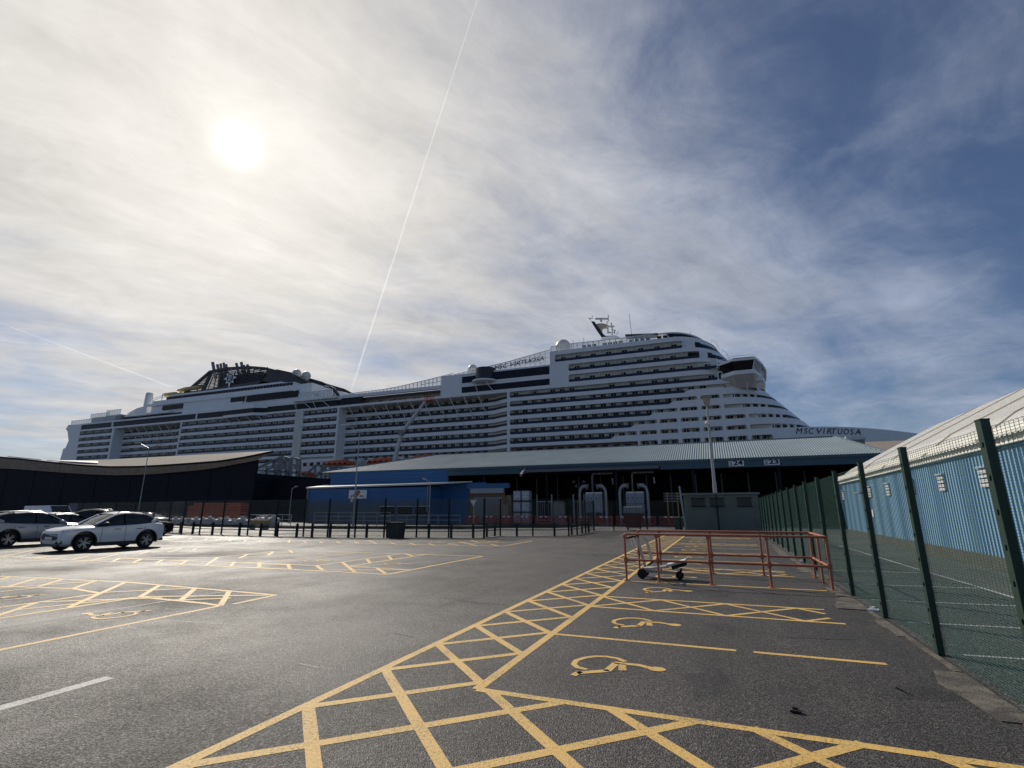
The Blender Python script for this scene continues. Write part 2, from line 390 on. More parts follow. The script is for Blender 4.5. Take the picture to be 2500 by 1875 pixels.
def thing(name, label, cat, loc=(0,0,0), rz=0, group=None):
    o = bpy.data.objects.new(name, None); C.objects.link(o); o.location = loc; o.rotation_euler = (0,0,rz)
    o.empty_display_size = 0.3
    return tag(o, label, cat, group)
def P(name, mb, m, root, smooth=False, local=False, label=None, stuff=False, org=None):
    """part: world-coordinate geometry re-based on its thing (local=True: already local)"""
    if org is None: org = (0,0,0) if local else root.location
    o = link(name, mb.mesh(name, m, org, smooth), root)
    if label: o['label'] = label
    if stuff: o['kind'] = 'stuff'
    return o
def struct(name, mb, m, smooth=False):
    o = link(name, mb.mesh(name, m, (0,0,0), smooth)); o['kind'] = 'structure'; return o
def copy_tree(root, loc, rz=None, label=None):
    r = root.copy(); C.objects.link(r); r.location = loc
    if rz is not None: r.rotation_euler = (0,0,rz)
    if label: r['label'] = label
    for ch in root.children:
        c = ch.copy(); C.objects.link(c); c.parent = r
        for g_ in ch.children:
            d = g_.copy(); C.objects.link(d); d.parent = c
    return r
def text_mesh(body, size, shear=0.0, bold=0.0, extrude=0.01, sx_=1.0):
    cu = bpy.data.curves.new('text', 'FONT'); cu.body = body; cu.size = size; cu.shear = shear; cu.offset = bold; cu.extrude = extrude
    cu.align_x = 'LEFT'; o = bpy.data.objects.new('text', cu); C.objects.link(o)
    dg = bpy.context.evaluated_depsgraph_get(); me = bpy.data.meshes.new_from_object(o.evaluated_get(dg))
    bpy.data.objects.remove(o)
    for v in me.vertices: v.co.x *= sx_
    return me
def lettering(name, body, a, b, height, m, root, normal=(0,-1,0), shear=0.0, bold=0.0, lift=0.04, ext=0.01):
    """flat letters whose baseline runs from a to b"""
    me = text_mesh(body, 1.0, shear, bold, ext/height)
    xs = [v.co.x for v in me.vertices]; ys = [v.co.y for v in me.vertices]
    a = Vector(a); b = Vector(b); ex = (b-a); L = ex.length; ex.normalize(); n = Vector(normal); ez = n.cross(ex).normalized()
    if ez.z < 0: ez = -ez
    k = L/(max(xs)-min(xs)); hy = height/(max(ys)-min(ys))
    x0, y0 = min(xs), min(ys)
    for v in me.vertices:
        p = a + ex*((v.co.x-x0)*k) + ez*((v.co.y-y0)*hy) + n*(lift+v.co.z*height)
        v.co = p - root.location
    me.materials.clear(); me.materials.append(m)
    o = link(name, me, root); o['label'] = 'lettering reading ' + body; return o

# ================================================================== GROUND
mb = MB(); mb.add([(-900,-60,0),(900,-60,0),(900,139,0),(-900,139,0)], [(0,1,2,3)])
ground = struct('car_park_ground', mb, m_tar)
mb = MB(); mb.add([(-60,30.2,.004),(-14.2,30.2,.004),(-9.8,36,.004),(-9.9,43.6,.004),(-3,45.2,.004),(-3,59.8,.004),(-120,59.8,.004),(-120,30.2,.004)], [tuple(range(8))])
yard = struct('yard_road', mb, m_road)
mb = MB(); mb.add([(2.28,-5,.004),(8.3,-5,.004),(8.3,59,.004),(2.6,59,.004)], [(0,1,2,3)])
lane = struct('side_lane', mb, m_tar2)
mb = MB(); mb.add([(-2500,139,-3),(2500,139,-3),(2500,3500,-3),(-2500,3500,-3)], [(0,1,2,3)])
struct('dock_water', mb, mat('water', (0.02, 0.03, 0.035), 0.15, 0, 0.1, 0.02, 0.5, 0.8))
mb = MB(); mb.box(-900, 900, 138.6, 139.2, -3, 0.12); struct('quay_edge', mb, m_conc)

_z = [0.004]
def strip(pts, wd=0.1, m=None, name='painted_line', parent=None):
    """flat painted stripe along ground points; each one a hair above the last so nothing is coplanar"""
    _z[0] = 0.002 + ((_z[0]-0.002+0.00007) % 0.0016)
    z = _z[0] + (0.004 if parent is not None else 0); mb = MB()
    for i in range(len(pts)-1):
        a, b_ = Vector((pts[i][0], pts[i][1], 0)), Vector((pts[i+1][0], pts[i+1][1], 0))
        d = (b_-a)
        if d.length < 0.02: continue
        d.normalize(); n = Vector((-d.y, d.x, 0))*wd/2
        k = max(2, int((b_-a).length/0.5)); vs = []; L = (b_-a).length
        for j in range(k+1):
            p = a + d*(L*j/k); e1 = 1+random.uniform(-.05, .05); e2 = 1+random.uniform(-.05, .05)
            vs += [(*(p-n*e1).xy, z+0.0004*i), (*(p+n*e2).xy, z+0.0004*i)]
        mb.add(vs, [(2*j, 2*j+2, 2*j+3, 2*j+1) for j in range(k)])
    return P(name, mb, m or m_yel, parent or ground)
def hatch(x0, x1, y0, y1, cA, cB, p=1.18, wd=0.095):
    """45-degree cross hatching clipped to a rectangle"""
    for sgn, c0 in ((1, cA), (-1, cB)):
        k0 = -60
        for k in range(k0, 60):
            c = c0 + k*p          # y = c + sgn*x
            pts = []
            for x in (x0, x1):
                y = c + sgn*x
                if y0-1e-6 <= y <= y1+1e-6: pts.append((x, y))
            for y in (y0, y1):
                x = (y-c)*sgn
                if x0+1e-6 < x < x1-1e-6: pts.append((x, y))
            if len(pts) >= 2 and math.dist(pts[0], pts[1]) > 0.25: strip(pts[:2], wd, name='hatch_line')
XO, XI, XE = -3.71, -2.43, 1.60
strip([(XO, -1.0), (XO, 38.2)], 0.11); strip([(XI, 5.12), (XI, 38.2)], 0.11); strip([(XO, 38.2), (XI, 38.2)], 0.1)
hatch(XO, XI, 5.12, 38.2, 8.99, 2.83, wd=0.105)
# open cross hatching at the near corner: the lattice simply continues under the first bay line
hatch(XO, 1.95, 2.2, 5.12, 8.99, 2.83, wd=0.11)
strip([(-2.43, 5.12), (1.9, 5.06)], 0.105)
for y, gaps in ((7.62, ((-2.4, 0.02), (0.22, 1.62))), (13.6, ((-2.4, 2.0),)), (19.7, ((-2.4, 1.6),)), (25.8, ((-2.4, 1.6),)), (31.9, ((-2.4, 1.6),))):
    for a, b_ in gaps: strip([(a, y), (b_, y)], 0.09)
for y in (9.9, 16.0, 22.1, 28.2, 34.3):
    strip([(XI, y), (XE+.05, y)], 0.09); strip([(XI, y+1.2), (XE-.05, y+1.2)], 0.09); hatch(XI, XE-.1, y, y+1.2, y+1.2-XI, y+XI, wd=0.085)
strip([(XE, 3.9), (1.95, 3.9)], 0.1)
def wheelchair(cx, cy_, s=1.0, rot=0.0):
    """access symbol seen lying on the asphalt, head towards +x before rotation"""
    cc, ss = math.cos(rot), math.sin(rot)
    T = lambda q: (cx + (q[0]*cc - q[1]*ss)*s, cy_ + (q[0]*ss + q[1]*cc)*s)
    mb = MB(); zz = 0.0042
    def seg(pts, wd):
        pts = [Vector((*T(q), 0)) for q in pts]; n = len(pts); vs = []
        for i in range(n):
            d = (pts[min(i+1, n-1)]-pts[max(i-1, 0)]).normalized(); nn = Vector((-d.y, d.x, 0))*wd*s/2
            vs += [(*(pts[i]-nn).xy, zz), (*(pts[i]+nn).xy, zz)]
        mb.add(vs, [(2*j, 2*j+2, 2*j+3, 2*j+1) for j in range(n-1)])
    arc = [(.04,.26),(-.07,.36),(-.22,.39),(-.34,.35),(-.44,.25),(-.51,.10),(-.50,-.06),(-.43,-.16),(-.31,-.20)]
    seg(arc, 0.07)
    seg([(-.38,-.36),(-.07,-.15)], 0.09); seg([(-.36,-.30),(-.40,-.46)], 0.08); seg([(-.09,-.18),(-.05,.17)], 0.09); seg([(-.07,.17),(.20,.18),(.40,.09)], 0.085)
    seg([(.02,.16),(.07,-.09)], 0.09)
    hp = [(0.42+0.10*math.cos(a), .10+0.085*math.sin(a)) for a in [2*PI*q/14 for q in range(14)]]
    mb.add([(*T(q), zz+.0006) for q in hp], [tuple(range(14))])
    return P('wheelchair_symbol', mb, m_yel, ground)
for y in (6.35, 8.76, 12.35, 14.8, 18.4, 20.9, 24.55, 27.0, 30.7, 33.1): wheelchair(-1.25, y, 1.0)
# left-hand bays: every stripe is set out on the ground where the photograph shows it
def pxline(r, pts, wd=0.11): strip([gp(*r(*q)) for q in pts], wd)
for seg in (((0,180),(970,225),(2130,325)), ((0,258),(560,275),(780,312)), ((1080,340),(1570,388),(1700,408)), ((-60,515),(1080,340)), ((-80,765),(1690,410)),
            ((1800,395),(2130,325)), ((970,225),(530,420)), ((740,215),(560,275)), ((480,205),(290,262)), ((280,198),(70,258)), ((1230,250),(1080,340)),
            ((1510,270),(1390,370)), ((1770,295),(1700,408)), ((-60,500),(290,380)), ((-60,430),(780,312)), ((130,440),(1080,340)), ((290,380),(1250,345)),
            ((800,305),(1500,272)), ((1090,338),(2130,325)), ((0,270),(700,222)), ((0,300),(330,264)), ((1330,365),(1780,348)), ((80,185),(0,205))): pxline(RL, seg)
for seg in (((0,298),(1095,355)), ((1095,355),(1830,215)), ((1830,215),(480,175)), ((480,175),(200,180)), ((0,262),(540,288),(1210,195)), ((800,292),(1280,322)),
            ((800,292),(1400,200)), ((105,268),(105,300)), ((325,275),(340,312)), ((545,288),(595,322)), ((745,262),(840,335)), ((1010,305),(1080,350)),
            ((935,238),(960,268)), ((1100,212),(1125,240)), ((1225,195),(1290,215)), ((335,168),(360,188)), ((210,180),(170,208)), ((850,190),(100,265)),
            ((0,205),(480,178)), ((600,322),(1270,320)), ((840,115),(1985,138),(2212,97)), ((945,93),(1010,118)), ((1115,110),(1160,123)), ((1260,113),(1310,128)),
            ((1410,117),(1455,130)), ((1560,120),(1640,130)), ((1650,105),(1780,132)), ((1740,93),(1790,105)), ((1890,122),(1950,137)), ((1560,118),(1870,90)),
            ((1730,118),(1960,95)), ((835,102),(870,115)), ((700,103),(730,113)), ((570,102),(595,113)), ((445,101),(470,110)), ((340,90),(330,110))): pxline(RM, seg)
for seg in (((-40,248),(2212,348)), ((0,250),(270,200)), ((120,255),(200,240)), ((265,262),(370,245)), ((400,268),(510,250)), ((550,272),(680,248)), ((700,280),(910,232)),
            ((865,288),(930,260)), ((1025,295),(1095,268)), ((1205,300),(1260,272)), ((1390,308),(1445,280)), ((1590,315),(1680,255)), ((1780,322),(1810,290)),
            ((2000,330),(2005,298)), ((1845,262),(1910,232)), ((2070,240),(2110,210)), ((930,262),(2212,312)), ((1295,215),(1395,190)), ((1490,200),(1515,187)),
            ((1070,232),(1150,210)), ((1665,128),(1720,105)), ((1770,130),(1785,120)), ((1885,133),(1895,125)), ((1995,136),(2005,127)), ((1570,122),(1600,112)),
            ((1455,118),(1480,108)), ((1350,113),(1380,104)), ((1250,108),(1290,98)), ((930,262),(1680,255)), ((1680,255),(2110,210))): pxline(RN, seg)
c_ = gp(*RL(850, 470)); wheelchair(c_.x, c_.y, 0.95, R(186))
c_ = gp(*RM(1170, 275)); wheelchair(c_.x, c_.y, 0.9, R(5))
c_ = gp(*RM(545, 250)); wheelchair(c_.x, c_.y, 0.9, R(5))
c_ = gp(*RL(60, 340)); wheelchair(c_.x, c_.y, 0.95, R(186))
for q in ((1480,106),(1930,108),(1170,100)):
    c_ = gp(*RM(*q)); wheelchair(c_.x, c_.y, 0.9, R(5))
strip([gp(*RL(-120,1232)), gp(*RL(848,960))], 0.15, m_wpt, 'white_centre_dash')
strip([(5.4, 3), (5.2, 30)], 0.09, m_wpt, 'white_lane_line', lane)
for y in (8.4, 10.4, 12.6, 15, 18): strip([(2.6, y), (5.2, y+.2)], 0.07, m_wpt, 'white_lane_line', lane)
# tar joints and cracks in the asphalt
m_seam = mat('tar_seam', (0.014, 0.013, 0.013), 0.5)
for seg in ((RM,((1260,92),(1040,188))), (RM,((800,342),(690,405))), (RM,((690,340),(520,405)))): 
    strip([gp(*seg[0](*q)) for q in seg[1]], 0.035, m_seam, 'tar_seam')
# drain scars
for a, b_ in (((955,1545),(1010,1556)), ((730,1620),(780,1632))): strip([gp(*a), gp(*b_)], 0.03, m_seam, 'tar_seam')

rnd = random.Random(3)
def crack(x, y, ang_, ln, name='crack'):
    pts = [(x, y)]
    for i in range(int(ln/.25)):
        ang_ += rnd.uniform(-.35, .35); x += .25*math.cos(ang_); y += .25*math.sin(ang_); pts.append((x, y))
    strip(pts, rnd.uniform(.012, .022), m_seam, name)
for q in ((-8.6,6.2,.3,1.6), (-5.6,9.8,-.4,1.8), (-12.5,9.1,.5,3.0), (-7.2,14.0,1.2,3.5), (-15,12,.2,4), (.6,8.6,.1,1.2), (-20,17,.4,5), (-11,20,.1,6)): crack(*q)
strip([(-10.4, 2.0), (-10.1, 30)], .03, m_seam, 'tar_seam');
def stain(x, y, rx, ry, m):
    k = 26; pts = [(x+rx*(1+.35*math.sin(3*a+x)+.2*math.sin(7*a))*math.cos(a), y+ry*(1+.3*math.sin(2*a+y)+.25*math.sin(5*a+1))*math.sin(a), .0012) for a in [2*PI*i/k for i in range(k)]]
    mb = MB(); mb.add(pts, [tuple(range(k))]); P('oil_stain', mb, m, ground)
m_stain = asphalt('stained_asphalt', (0.026, 0.023, 0.022), 1, .62)
for q in ((-9.2,10.4,.9,.35), (-.3,6.2,.18,.5), (-.1,8.9,.22,.4), (-13.5,13.5,.7,.3), (1.7,6.6,.3,.22), (-.2,12.4,.3,.5), (-6.4,6.0,.25,.12)): stain(*q, m_stain)

# broken concrete strip at the foot of the fence
mb = MB()
kerb = []
yy = 3.0
while yy < 42:
    ln = random.uniform(0.7, 1.9); wd = random.choice((.03, .06, .1, .22, .34))*random.uniform(.8, 1.2)
    kerb.append((yy, ln, wd)); yy += ln+0.02
root = thing('concrete_edging', 'broken concrete strip along the foot of the tall green mesh fence', 'kerb', (2.2, 3, 0))
for yy, ln, wd in kerb:
    mb = MB(); j = lambda q=.05: random.uniform(-q, q)
    mb.prism([(2.26-wd*(1+j(.3)), yy, 0.001), (2.3, yy, 0.001), (2.3, yy+ln, 0.001), (2.26-wd*(1+j(.4)), yy+ln, 0.001), (2.26-wd*(1+j(.4)), yy+ln*.66, 0.001), (2.26-wd*(1+j(.4)), yy+ln*.33, 0.001)], (0, 0, random.uniform(.006, .014)))
    P('concrete_slab', mb, m_conc, root)

# ================================================================== SHIP
ship = thing('cruise_ship', 'huge white cruise ship with rows of balconies moored behind the sheds', 'ship', (-115, 161.5, 0))
YS = 140.0; YC = 161.5; DEPTH_ = 1.35
def curve(Xs, Xf, inset=0.0, x0=None, t0=0, t1=180, n=28, pw=1.0):
    pts = []
    if x0 is not None: pts.append((x0, YS+inset))
    for i in range(n+1):
        t = R(t0+(t1-t0)*i/n)
        pts.append((Xs+(Xf-Xs-inset)*math.sin(t)**pw, YC-(21.5-inset)*math.cos(t)))
    return pts
def XF(z): return 27.3-.92*(z-20.6) if z < 36 else 8.9-.72*(z-40.2)
def raked(Xs, z0, z1, x0=None, inset=0.0, t0=0, t1=180, n=28, thick=DEPTH_):
    """deck front that leans back with height; both edges share one side line"""
    a, b_ = curve(Xs, XF(z0), inset, x0, t0, t1, n), curve(Xs, XF(z1), inset, x0, t0, t1, n)
    ai, bi = curve(Xs, XF(z0), inset+thick, x0, t0, t1, n), curve(Xs, XF(z1), inset+thick, x0, t0, t1, n)
    vs = []
    for p, q, r_, u in zip(a, b_, bi, ai): vs += [(*p, z0), (*q, z1), (*r_, z1), (*u, z0)]
    f = []
    for i in range(len(a)-1):
        o = i*4; t = o+4; f += [(o,t,t+1,o+1),(o+1,t+1,t+2,o+2),(o+2,t+2,t+3,o+3),(o+3,t+3,t,o)]
    f += [(0,1,2,3), tuple((len(a)-1)*4+k for k in (3,2,1,0))]
    m_ = MB(); m_.add(vs, f); return m_
def hullpath(inset=0.0, xa=-276, xe=51.5):
    pts = [(xa, YS+inset)]
    for i in range(41):
        s_ = i/40; X = 10+(xe-inset*1.5-10)*s_; pts.append((X, YS+inset+(21.5-inset)*s_**1.7))
    return pts + [(x, 2*YC-y) for x, y in pts[::-1][1:]]
hp = hullpath()
mb = MB(); mb.sheet(hp, -3, 12.0, 0.4)
P('hull', mb, m_ship, ship)
# bow bulwark, its top edge falling gently to the stem
mb = MB(); path = [q for q in hullpath(0, 10, 51.5)[1:]]
mid_ = [q for q in path if q[0] >= 14.2]
def btop(x): return 21.3+.2*min(1, (x-14)/12) if x < 28 else 21.5-1.2*((x-28)/23.5)**1.6
vs = []; n = len(mid_)
for (x, y) in mid_: vs += [(x, y, 12.0), (x, y, btop(x))]
mb.add(vs, [(2*i, 2*i+2, 2*i+3, 2*i+1) for i in range(n-1)])
mb.box(-20, 14.3, YS+.001, YS+.3, 12, 18.3)
mb.prism([(13.7, YS+.002, 12), (mid_[0][0]+.05, mid_[0][1], 12), (mid_[0][0]+.05, mid_[0][1]+.3, 12), (13.7, YS+.3, 12)], (0, 0, btop(14.2)-12))
P('bow_bulwark', mb, m_ship, ship)
mb = MB(); pf = [q for q in hullpath(0.3, 10, 51.3)]; mb.add([(x, y, 20.2) for x, y in pf], [tuple(range(len(pf)))]); P('foredeck', mb, m_cream, ship)

ZR = dict(A=(36.6,34.75), B=(33.65,32.0), C=(30.85,29.2), D=(28.05,26.4), E=(25.25,23.5), F=(22.45,20.65), G=(19.7,18.3), U1=(40.2,37.95), U2=(43.4,41.3), U3=(46.75,44.55))
DEPTH = 1.35
# shared meshes for balcony pieces
def mk(name, fn, m): q = MB(); fn(q); return q.mesh(name, m)
def pairw(q): q.box(-0.70, -0.08, -0.06, 0, 0.15, 1.62); q.box(0.08, 0.70, -0.06, 0, 0.15, 1.62)
def singw(q): q.box(-0.38, 0.38, -0.06, 0, 0.5, 1.62)
me_pair = mk('cabin_window', pairw, m_glass); me_sing = mk('cabin_window_single', singw, m_glass)
me_div = mk('balcony_divider', lambda q: q.box(-0.05, 0.05, 0, DEPTH-.1, 0, 1.9), m_ship)
cnt = dict(w=0, d=0); over = dict(pair=MB(), sing=MB(), div=MB())
slabs = []
def addwin(x, y, z, kind):
    if cnt['w'] < 298:
        cnt['w'] += 1; link('cabin_window', me_pair if kind == 'pair' else me_sing, ship, Vector((x, y, z))-ship.location)
    else:
        q = MB(); (pairw if kind == 'pair' else singw)(q); over[kind].add([(a+x, b_+y, c+z) for a, b_, c in q.v], q.f)
curt = MB(); furn = MB()
def cabin_bits(x, y, z, kind):
    w2 = .62 if kind == 'pair' else .34
    if random.random() < .45:
        a = random.choice((-1, 1))*w2; b_ = a*random.uniform(.15, .75); curt.box(x+min(a, b_), x+max(a, b_), y-.075, y-.062, z+.15, z+1.6)
    if random.random() < .5:
        q = x+random.uniform(-.9, .9); furn.box(q-.25, q+.25, y-.75, y-.35, z+.02, z+.42); furn.box(q-.25, q+.25, y-.38, y-.33, z+.42, z+.95)
def adddiv(x, y, z, h):
    if cnt['d'] < 298 and abs(h-1.9) < .4:
        cnt['d'] += 1; o = link('balcony_divider', me_div, ship, Vector((x, y, z))-ship.location); o.scale = (1, 1, h/1.9)
    else: over['div'].box(x-.05, x+.05, y, y+DEPTH-.1, z, z+h)
def row(x0, x1, Y, key, kind='pair', rail=True, step=2.95, railx=None, skip=0.0, dstep=2):
    zt, zb = ZR[key]
    if rail:
        mb = MB(); mb.box(x0, railx if railx is not None else x1, Y+.06, Y+.12, zb, zb+.78)
        P('balcony_rail', mb, m_rail, ship)
    n = max(1, round((x1-x0)/step)); st = (x1-x0)/n
    for i in range(n):
        if random.random() > skip: addwin(x0+st*(i+.5), Y+DEPTH-.03, zb+.02, kind); cabin_bits(x0+st*(i+.5), Y+DEPTH-.03, zb+.02, kind)
        if i and i % dstep == 0: adddiv(x0+st*i, Y+.14, zb, zt-zb)
        elif i: over['div'].box(x0+st*i-.03, x0+st*i+.03, Y+.7, Y+DEPTH-.05, zb, zt)
def bandbox(x0, x1, Y, z0, z1, m=None, name='deck_band', d=DEPTH):
    mb = MB(); mb.box(x0, x1, Y, Y+d, z0, z1); return P(name, mb, m or m_ship, ship)
keys = ['A','B','C','D','E','F','G']
# order matters for the individual windows: the block nearest the camera first
# ---- right block
for k, ra in (('A', 2.4), ('B', None), ('C', None), ('D', None), ('E', None), ('F', None)):
    pass
ops = dict(A=[(-56.7, 2.4)], B=[(-56.7, 3.0)], C=[(-56.7,-3.2),(-2.35,2.4)], D=[(-56.7,-8.35),(-7.7,-3.2),(-2.35,2.35)], E=[(-56.7,-13.85),(-13.2,-8.55),(-7.7,-3.17),(-2.33,2.38),(3.2,8.0)],
           F=[(-56.7,-19.3),(-18.6,-14.0),(-13.2,-8.55),(-7.7,-3.12),(-2.3,2.4),(3.2,8.0)], G=[(-18.6,-14.0),(-13.2,-8.6),(-7.75,-3.15),(-2.3,2.4),(3.2,8.0),(8.8,13.6)])
railend = dict(A=None, B=-6.2, C=-10.4, D=-15.7, E=-20.9, F=-26.6, G=-99)
# curved front part of every row: start of opening, (Xs, Xf)
front = dict(B=(3.0, 2.0, 16.4), C=(3.2, 3.5, 17.2), D=(3.2, 5.5, 19.4), E=(8.8, 9.0, 22.6), F=(8.8, 12.0, 25.6))
bandf = dict(AB=(2.0, 15.5), BC=(2.5, 16.6), CD=(4.5, 18.6), DE=(7.0, 21.4), EF=(10.5, 24.4), FG=(12.0, 27.0))
for a, b_, nm in (('A','B','AB'),('B','C','BC'),('C','D','CD'),('D','E','DE'),('E','F','EF'),('F','G','FG')):
    z0, z1 = ZR[b_][0], ZR[a][1]; Xs, Xf = bandf[nm]
    if nm == 'FG':
        bandbox(-56.7, 8.8, YS, z0, z1); bandbox(8.8, 13.98, YS, 19.7, 21.3, d=.3)
        continue
    P('deck_band', raked(Xs, z0, z1, -56.7), m_ship, ship)
# inner walls
mb = MB(); mb.box(-56.7, 3.0, YS+DEPTH+.002, YC*2-YS-DEPTH, 12, 36.9); P('inner_wall', mb, m_cream, ship)
for k, (xo, Xs, Xf) in front.items():
    zt, zb = ZR[k]
    P('inner_wall', raked(Xs, zb, zt, min(2.9, Xs-.1), 1.42, 0, 40, 12, .2), m_cream, ship)
    P('window_band', raked(Xs, zb, zt, None, .35, 40, 140, 26, .2), m_glass, ship)
    pts = curve(Xs, XF(zb), 1.36, None, 8, 38, 4)
    for i in range(len(pts)-1):
        a, b_ = Vector((*pts[i], 0)), Vector((*pts[i+1], 0)); c = (a+b_)/2; d = (b_-a).normalized()
        if c.x < xo: continue
        for s_ in (-.5, .5):
            q = MB(); q.bar(c+d*(s_-.36)+Vector((0,0,zb+1.0)), c+d*(s_+.36)+Vector((0,0,zb+1.0)), 0.3, 1.1); P('front_window', q, m_glass, ship)
        q = MB(); q.bar(a+Vector((0,0,zb)), a+Vector((0,0,zt)), 0.1, 1.2); P('balcony_divider', q, m_ship, ship)
def pillar(x0, x1, zb, zt, r=0.42, y=YS):
    """white post between two openings, flaring into their rounded corners"""
    pts = []
    def arc(cx, cz, a0, a1):
        for i in range(5): a = R(a0+(a1-a0)*i/4); pts.append((cx+r*math.cos(a), y-.004, cz+r*math.sin(a)))
    arc(x1+r, zb+r, 270, 180); arc(x1+r, zt-r, 180, 90); arc(x0-r, zt-r, 90, 0); arc(x0-r, zb+r, 0, -90)
    mb = MB(); mb.prism(pts, (0, 0.5, 0)); return P('pillar', mb, m_ship, ship)
def half(x, side, zb, zt, r=0.42, w_=0.3):   # rounded end of an opening; side=+1: solid lies at +x
    pts = []
    for i in range(5): a = R((180+90*i/4) if side < 0 else (0-90*i/4)); 
    if side > 0:
        for i in range(5): a = R(-90+90*i/4); pts.append((x-r+r*math.cos(a), YS-.003, zb+r+r*math.sin(a)))
        for i in range(5): a = R(0+90*i/4); pts.append((x-r+r*math.cos(a), YS-.003, zt-r+r*math.sin(a)))
        pts += [(x+w_, YS-.003, zt), (x+w_, YS-.003, zb)]
    else:
        for i in range(5): a = R(270-90*i/4); pts.append((x+r+r*math.cos(a), YS-.003, zb+r+r*math.sin(a)))
        for i in range(5): a = R(180-90*i/4); pts.append((x+r+r*math.cos(a), YS-.003, zt-r+r*math.sin(a)))
        pts += [(x-w_, YS-.003, zt), (x-w_, YS-.003, zb)]
    mb = MB(); mb.prism(pts, (0, 0.5, 0)); return P('pillar', mb, m_ship, ship)
for k in 'ABCDEF':
    zt, zb = ZR[k]
    for j, (a, b_) in enumerate(ops[k]):
        row(a, b_, YS, k, 'pair', rail=(j == 0), railx=railend[k] if j == 0 else None, skip=0.03 if k != 'A' else 0.3)
    for j in range(len(ops[k])-1): pillar(ops[k][j][1], ops[k][j+1][0], zb, zt)
    if k in 'CDEF': pillar(ops[k][-1][1], front[k][0], zb, zt)
    half(ops[k][0][0], -1, zb, zt)
    if railend[k] and k != 'A':      # solid white parapet that steps up beyond the glass rail
        x = railend[k]; xe = front[k][0]+.2; mb = MB()
        mb.prism([(x, YS-.002, zb-.01), (x+1.15, YS-.002, zb+.72), (xe, YS-.002, zb+.72), (xe, YS-.002, zb-.01)], (0, .25, 0)); P('parapet', mb, m_ship, ship)
half(2.4, 1, 34.75, 36.6)
for k, z in (('B', 32.0), ('C', 29.2), ('D', 26.4), ('E', 23.5)):
    xo, Xs, Xf = front[k]; nm = {'B':'BC','C':'CD','D':'DE','E':'EF'}[k]
    P('parapet', raked(bandf[nm][0], z-.005, z+.62, min(3.0, bandf[nm][0]-.1), .002, thick=.25), m_ship, ship)
zt, zb = ZR['G']
for (a, b_) in ops['G']: row(a, b_, YS, 'G', 'pair', rail=False)
for j in range(5): pillar(ops['G'][j][1], ops['G'][j+1][0], zb, zt)
pillar(-19.2, -18.6, zb, zt); half(13.6, 1, zb, zt, w_=.6)
bandbox(-18.6, 14, YS, 16.5, 18.3)
mb = MB(); mb.box(-20, 14.2, YS+DEPTH, YC, 12, 20.3); P('inner_wall', mb, m_cream, ship)
# promenade (brownish wall with low arched windows) under the right block
m_prom = mat('promenade_wall', (0.22, 0.15, 0.13), 0.7, 0, 0.15, 0.8)
mb = MB(); mb.box(-56.7, -19.2, YS+DEPTH-.1, YS+DEPTH+.3, 15, 19.7); P('promenade_wall', mb, m_prom, ship)
mb = MB(); mb.box(-60, -19.2, YS-.3, YS, 17.6, 18.25); P('promenade_rail', mb, m_ship, ship)
for i in range(11):
    mb = MB(); mb.box(-55+i*3.2, -53.2+i*3.2, YS+DEPTH-.16, YS+DEPTH-.1, 18.2, 19.2); P('promenade_window', mb, m_strip, ship)
# corner post of right block
mb = MB(); mb.box(-57.6, -56.7, YS, YS+4.5, 17.5, 36.9); P('corner_post', mb, m_ship, ship)

# ---- upper right block
P('deck_band', raked(-2.9, 36.6, 37.95, -43.7), m_ship, ship)
upf = dict(U1=(-3.2, 8.6, 4.2), U2=(-5.5, 6.6, 0.3), U3=(-8.5, 4.2, -4.0))
ups = dict(U1=(-38.0, 2.45), U2=(-38.0, -1.55), U3=(-42.1, -5.7))
prev = {'U1': 40.2, 'U2': 43.4, 'U3': 46.75}
for k, ztop in (('U1', ZR['U2'][1]), ('U2', ZR['U3'][1]), ('U3', 48.0)):
    Xs, Xf, wx = upf[k]; z0 = ZR[k][0]
    P('deck_band', raked(Xs, z0, ztop, -43.7), m_ship, ship)
    zt, zb = ZR[k]; a, b_ = ups[k]
    row(a, b_, YS, k, 'pair', True, step=4.6, dstep=1, skip=0.0)
    half(a, -1, zb, zt); half(b_, 1, zb, zt)
    mb = MB(); mb.box(-43.7, a-.3, YS, YS+DEPTH, zb, zt); P('side_panel', mb, m_ship, ship)
    P('front_panel', raked(Xs, zb, zt, b_+.3 if b_+.3 < Xs-.5 else None, .001, 0 if b_+.3 < Xs-.5 else 36, 180, 28, DEPTH-.2), m_ship, ship)
    if b_+.3 >= Xs-.5: P('side_panel', MB().box(b_+.3, Xs+6, YS+.9, YS+2.5, zb, zt), m_ship, ship)
    # swept dark window on the curved front
    z_lo, z_hi = zb+.1, zt-.42
    lo_, hi_ = curve(Xs, XF(z_lo), -.04, None, 0, 75, 60), curve(Xs, XF(z_hi), -.04, None, 0, 75, 60)
    mb = MB(); vs = []
    for p, q in zip(lo_, hi_):
        if p[0] > wx: vs += [(*p, z_lo), (*q, z_hi)]
    L = len(vs)//2
    mb.add(vs, [(2*i, 2*i+2, 2*i+3, 2*i+1) for i in range(L-1)]); P('front_window', mb, m_strip, ship)
mb = MB(); mb.box(-43.5, -4.5, YS+DEPTH+.002, 181, 36.9, 47.7); P('inner_wall', mb, m_cream, ship)
mb = MB(); mb.box(-4.5, 2.8, YS+DEPTH+.002, 179, 36.9, 41.0); P('inner_wall', mb, m_cream, ship)
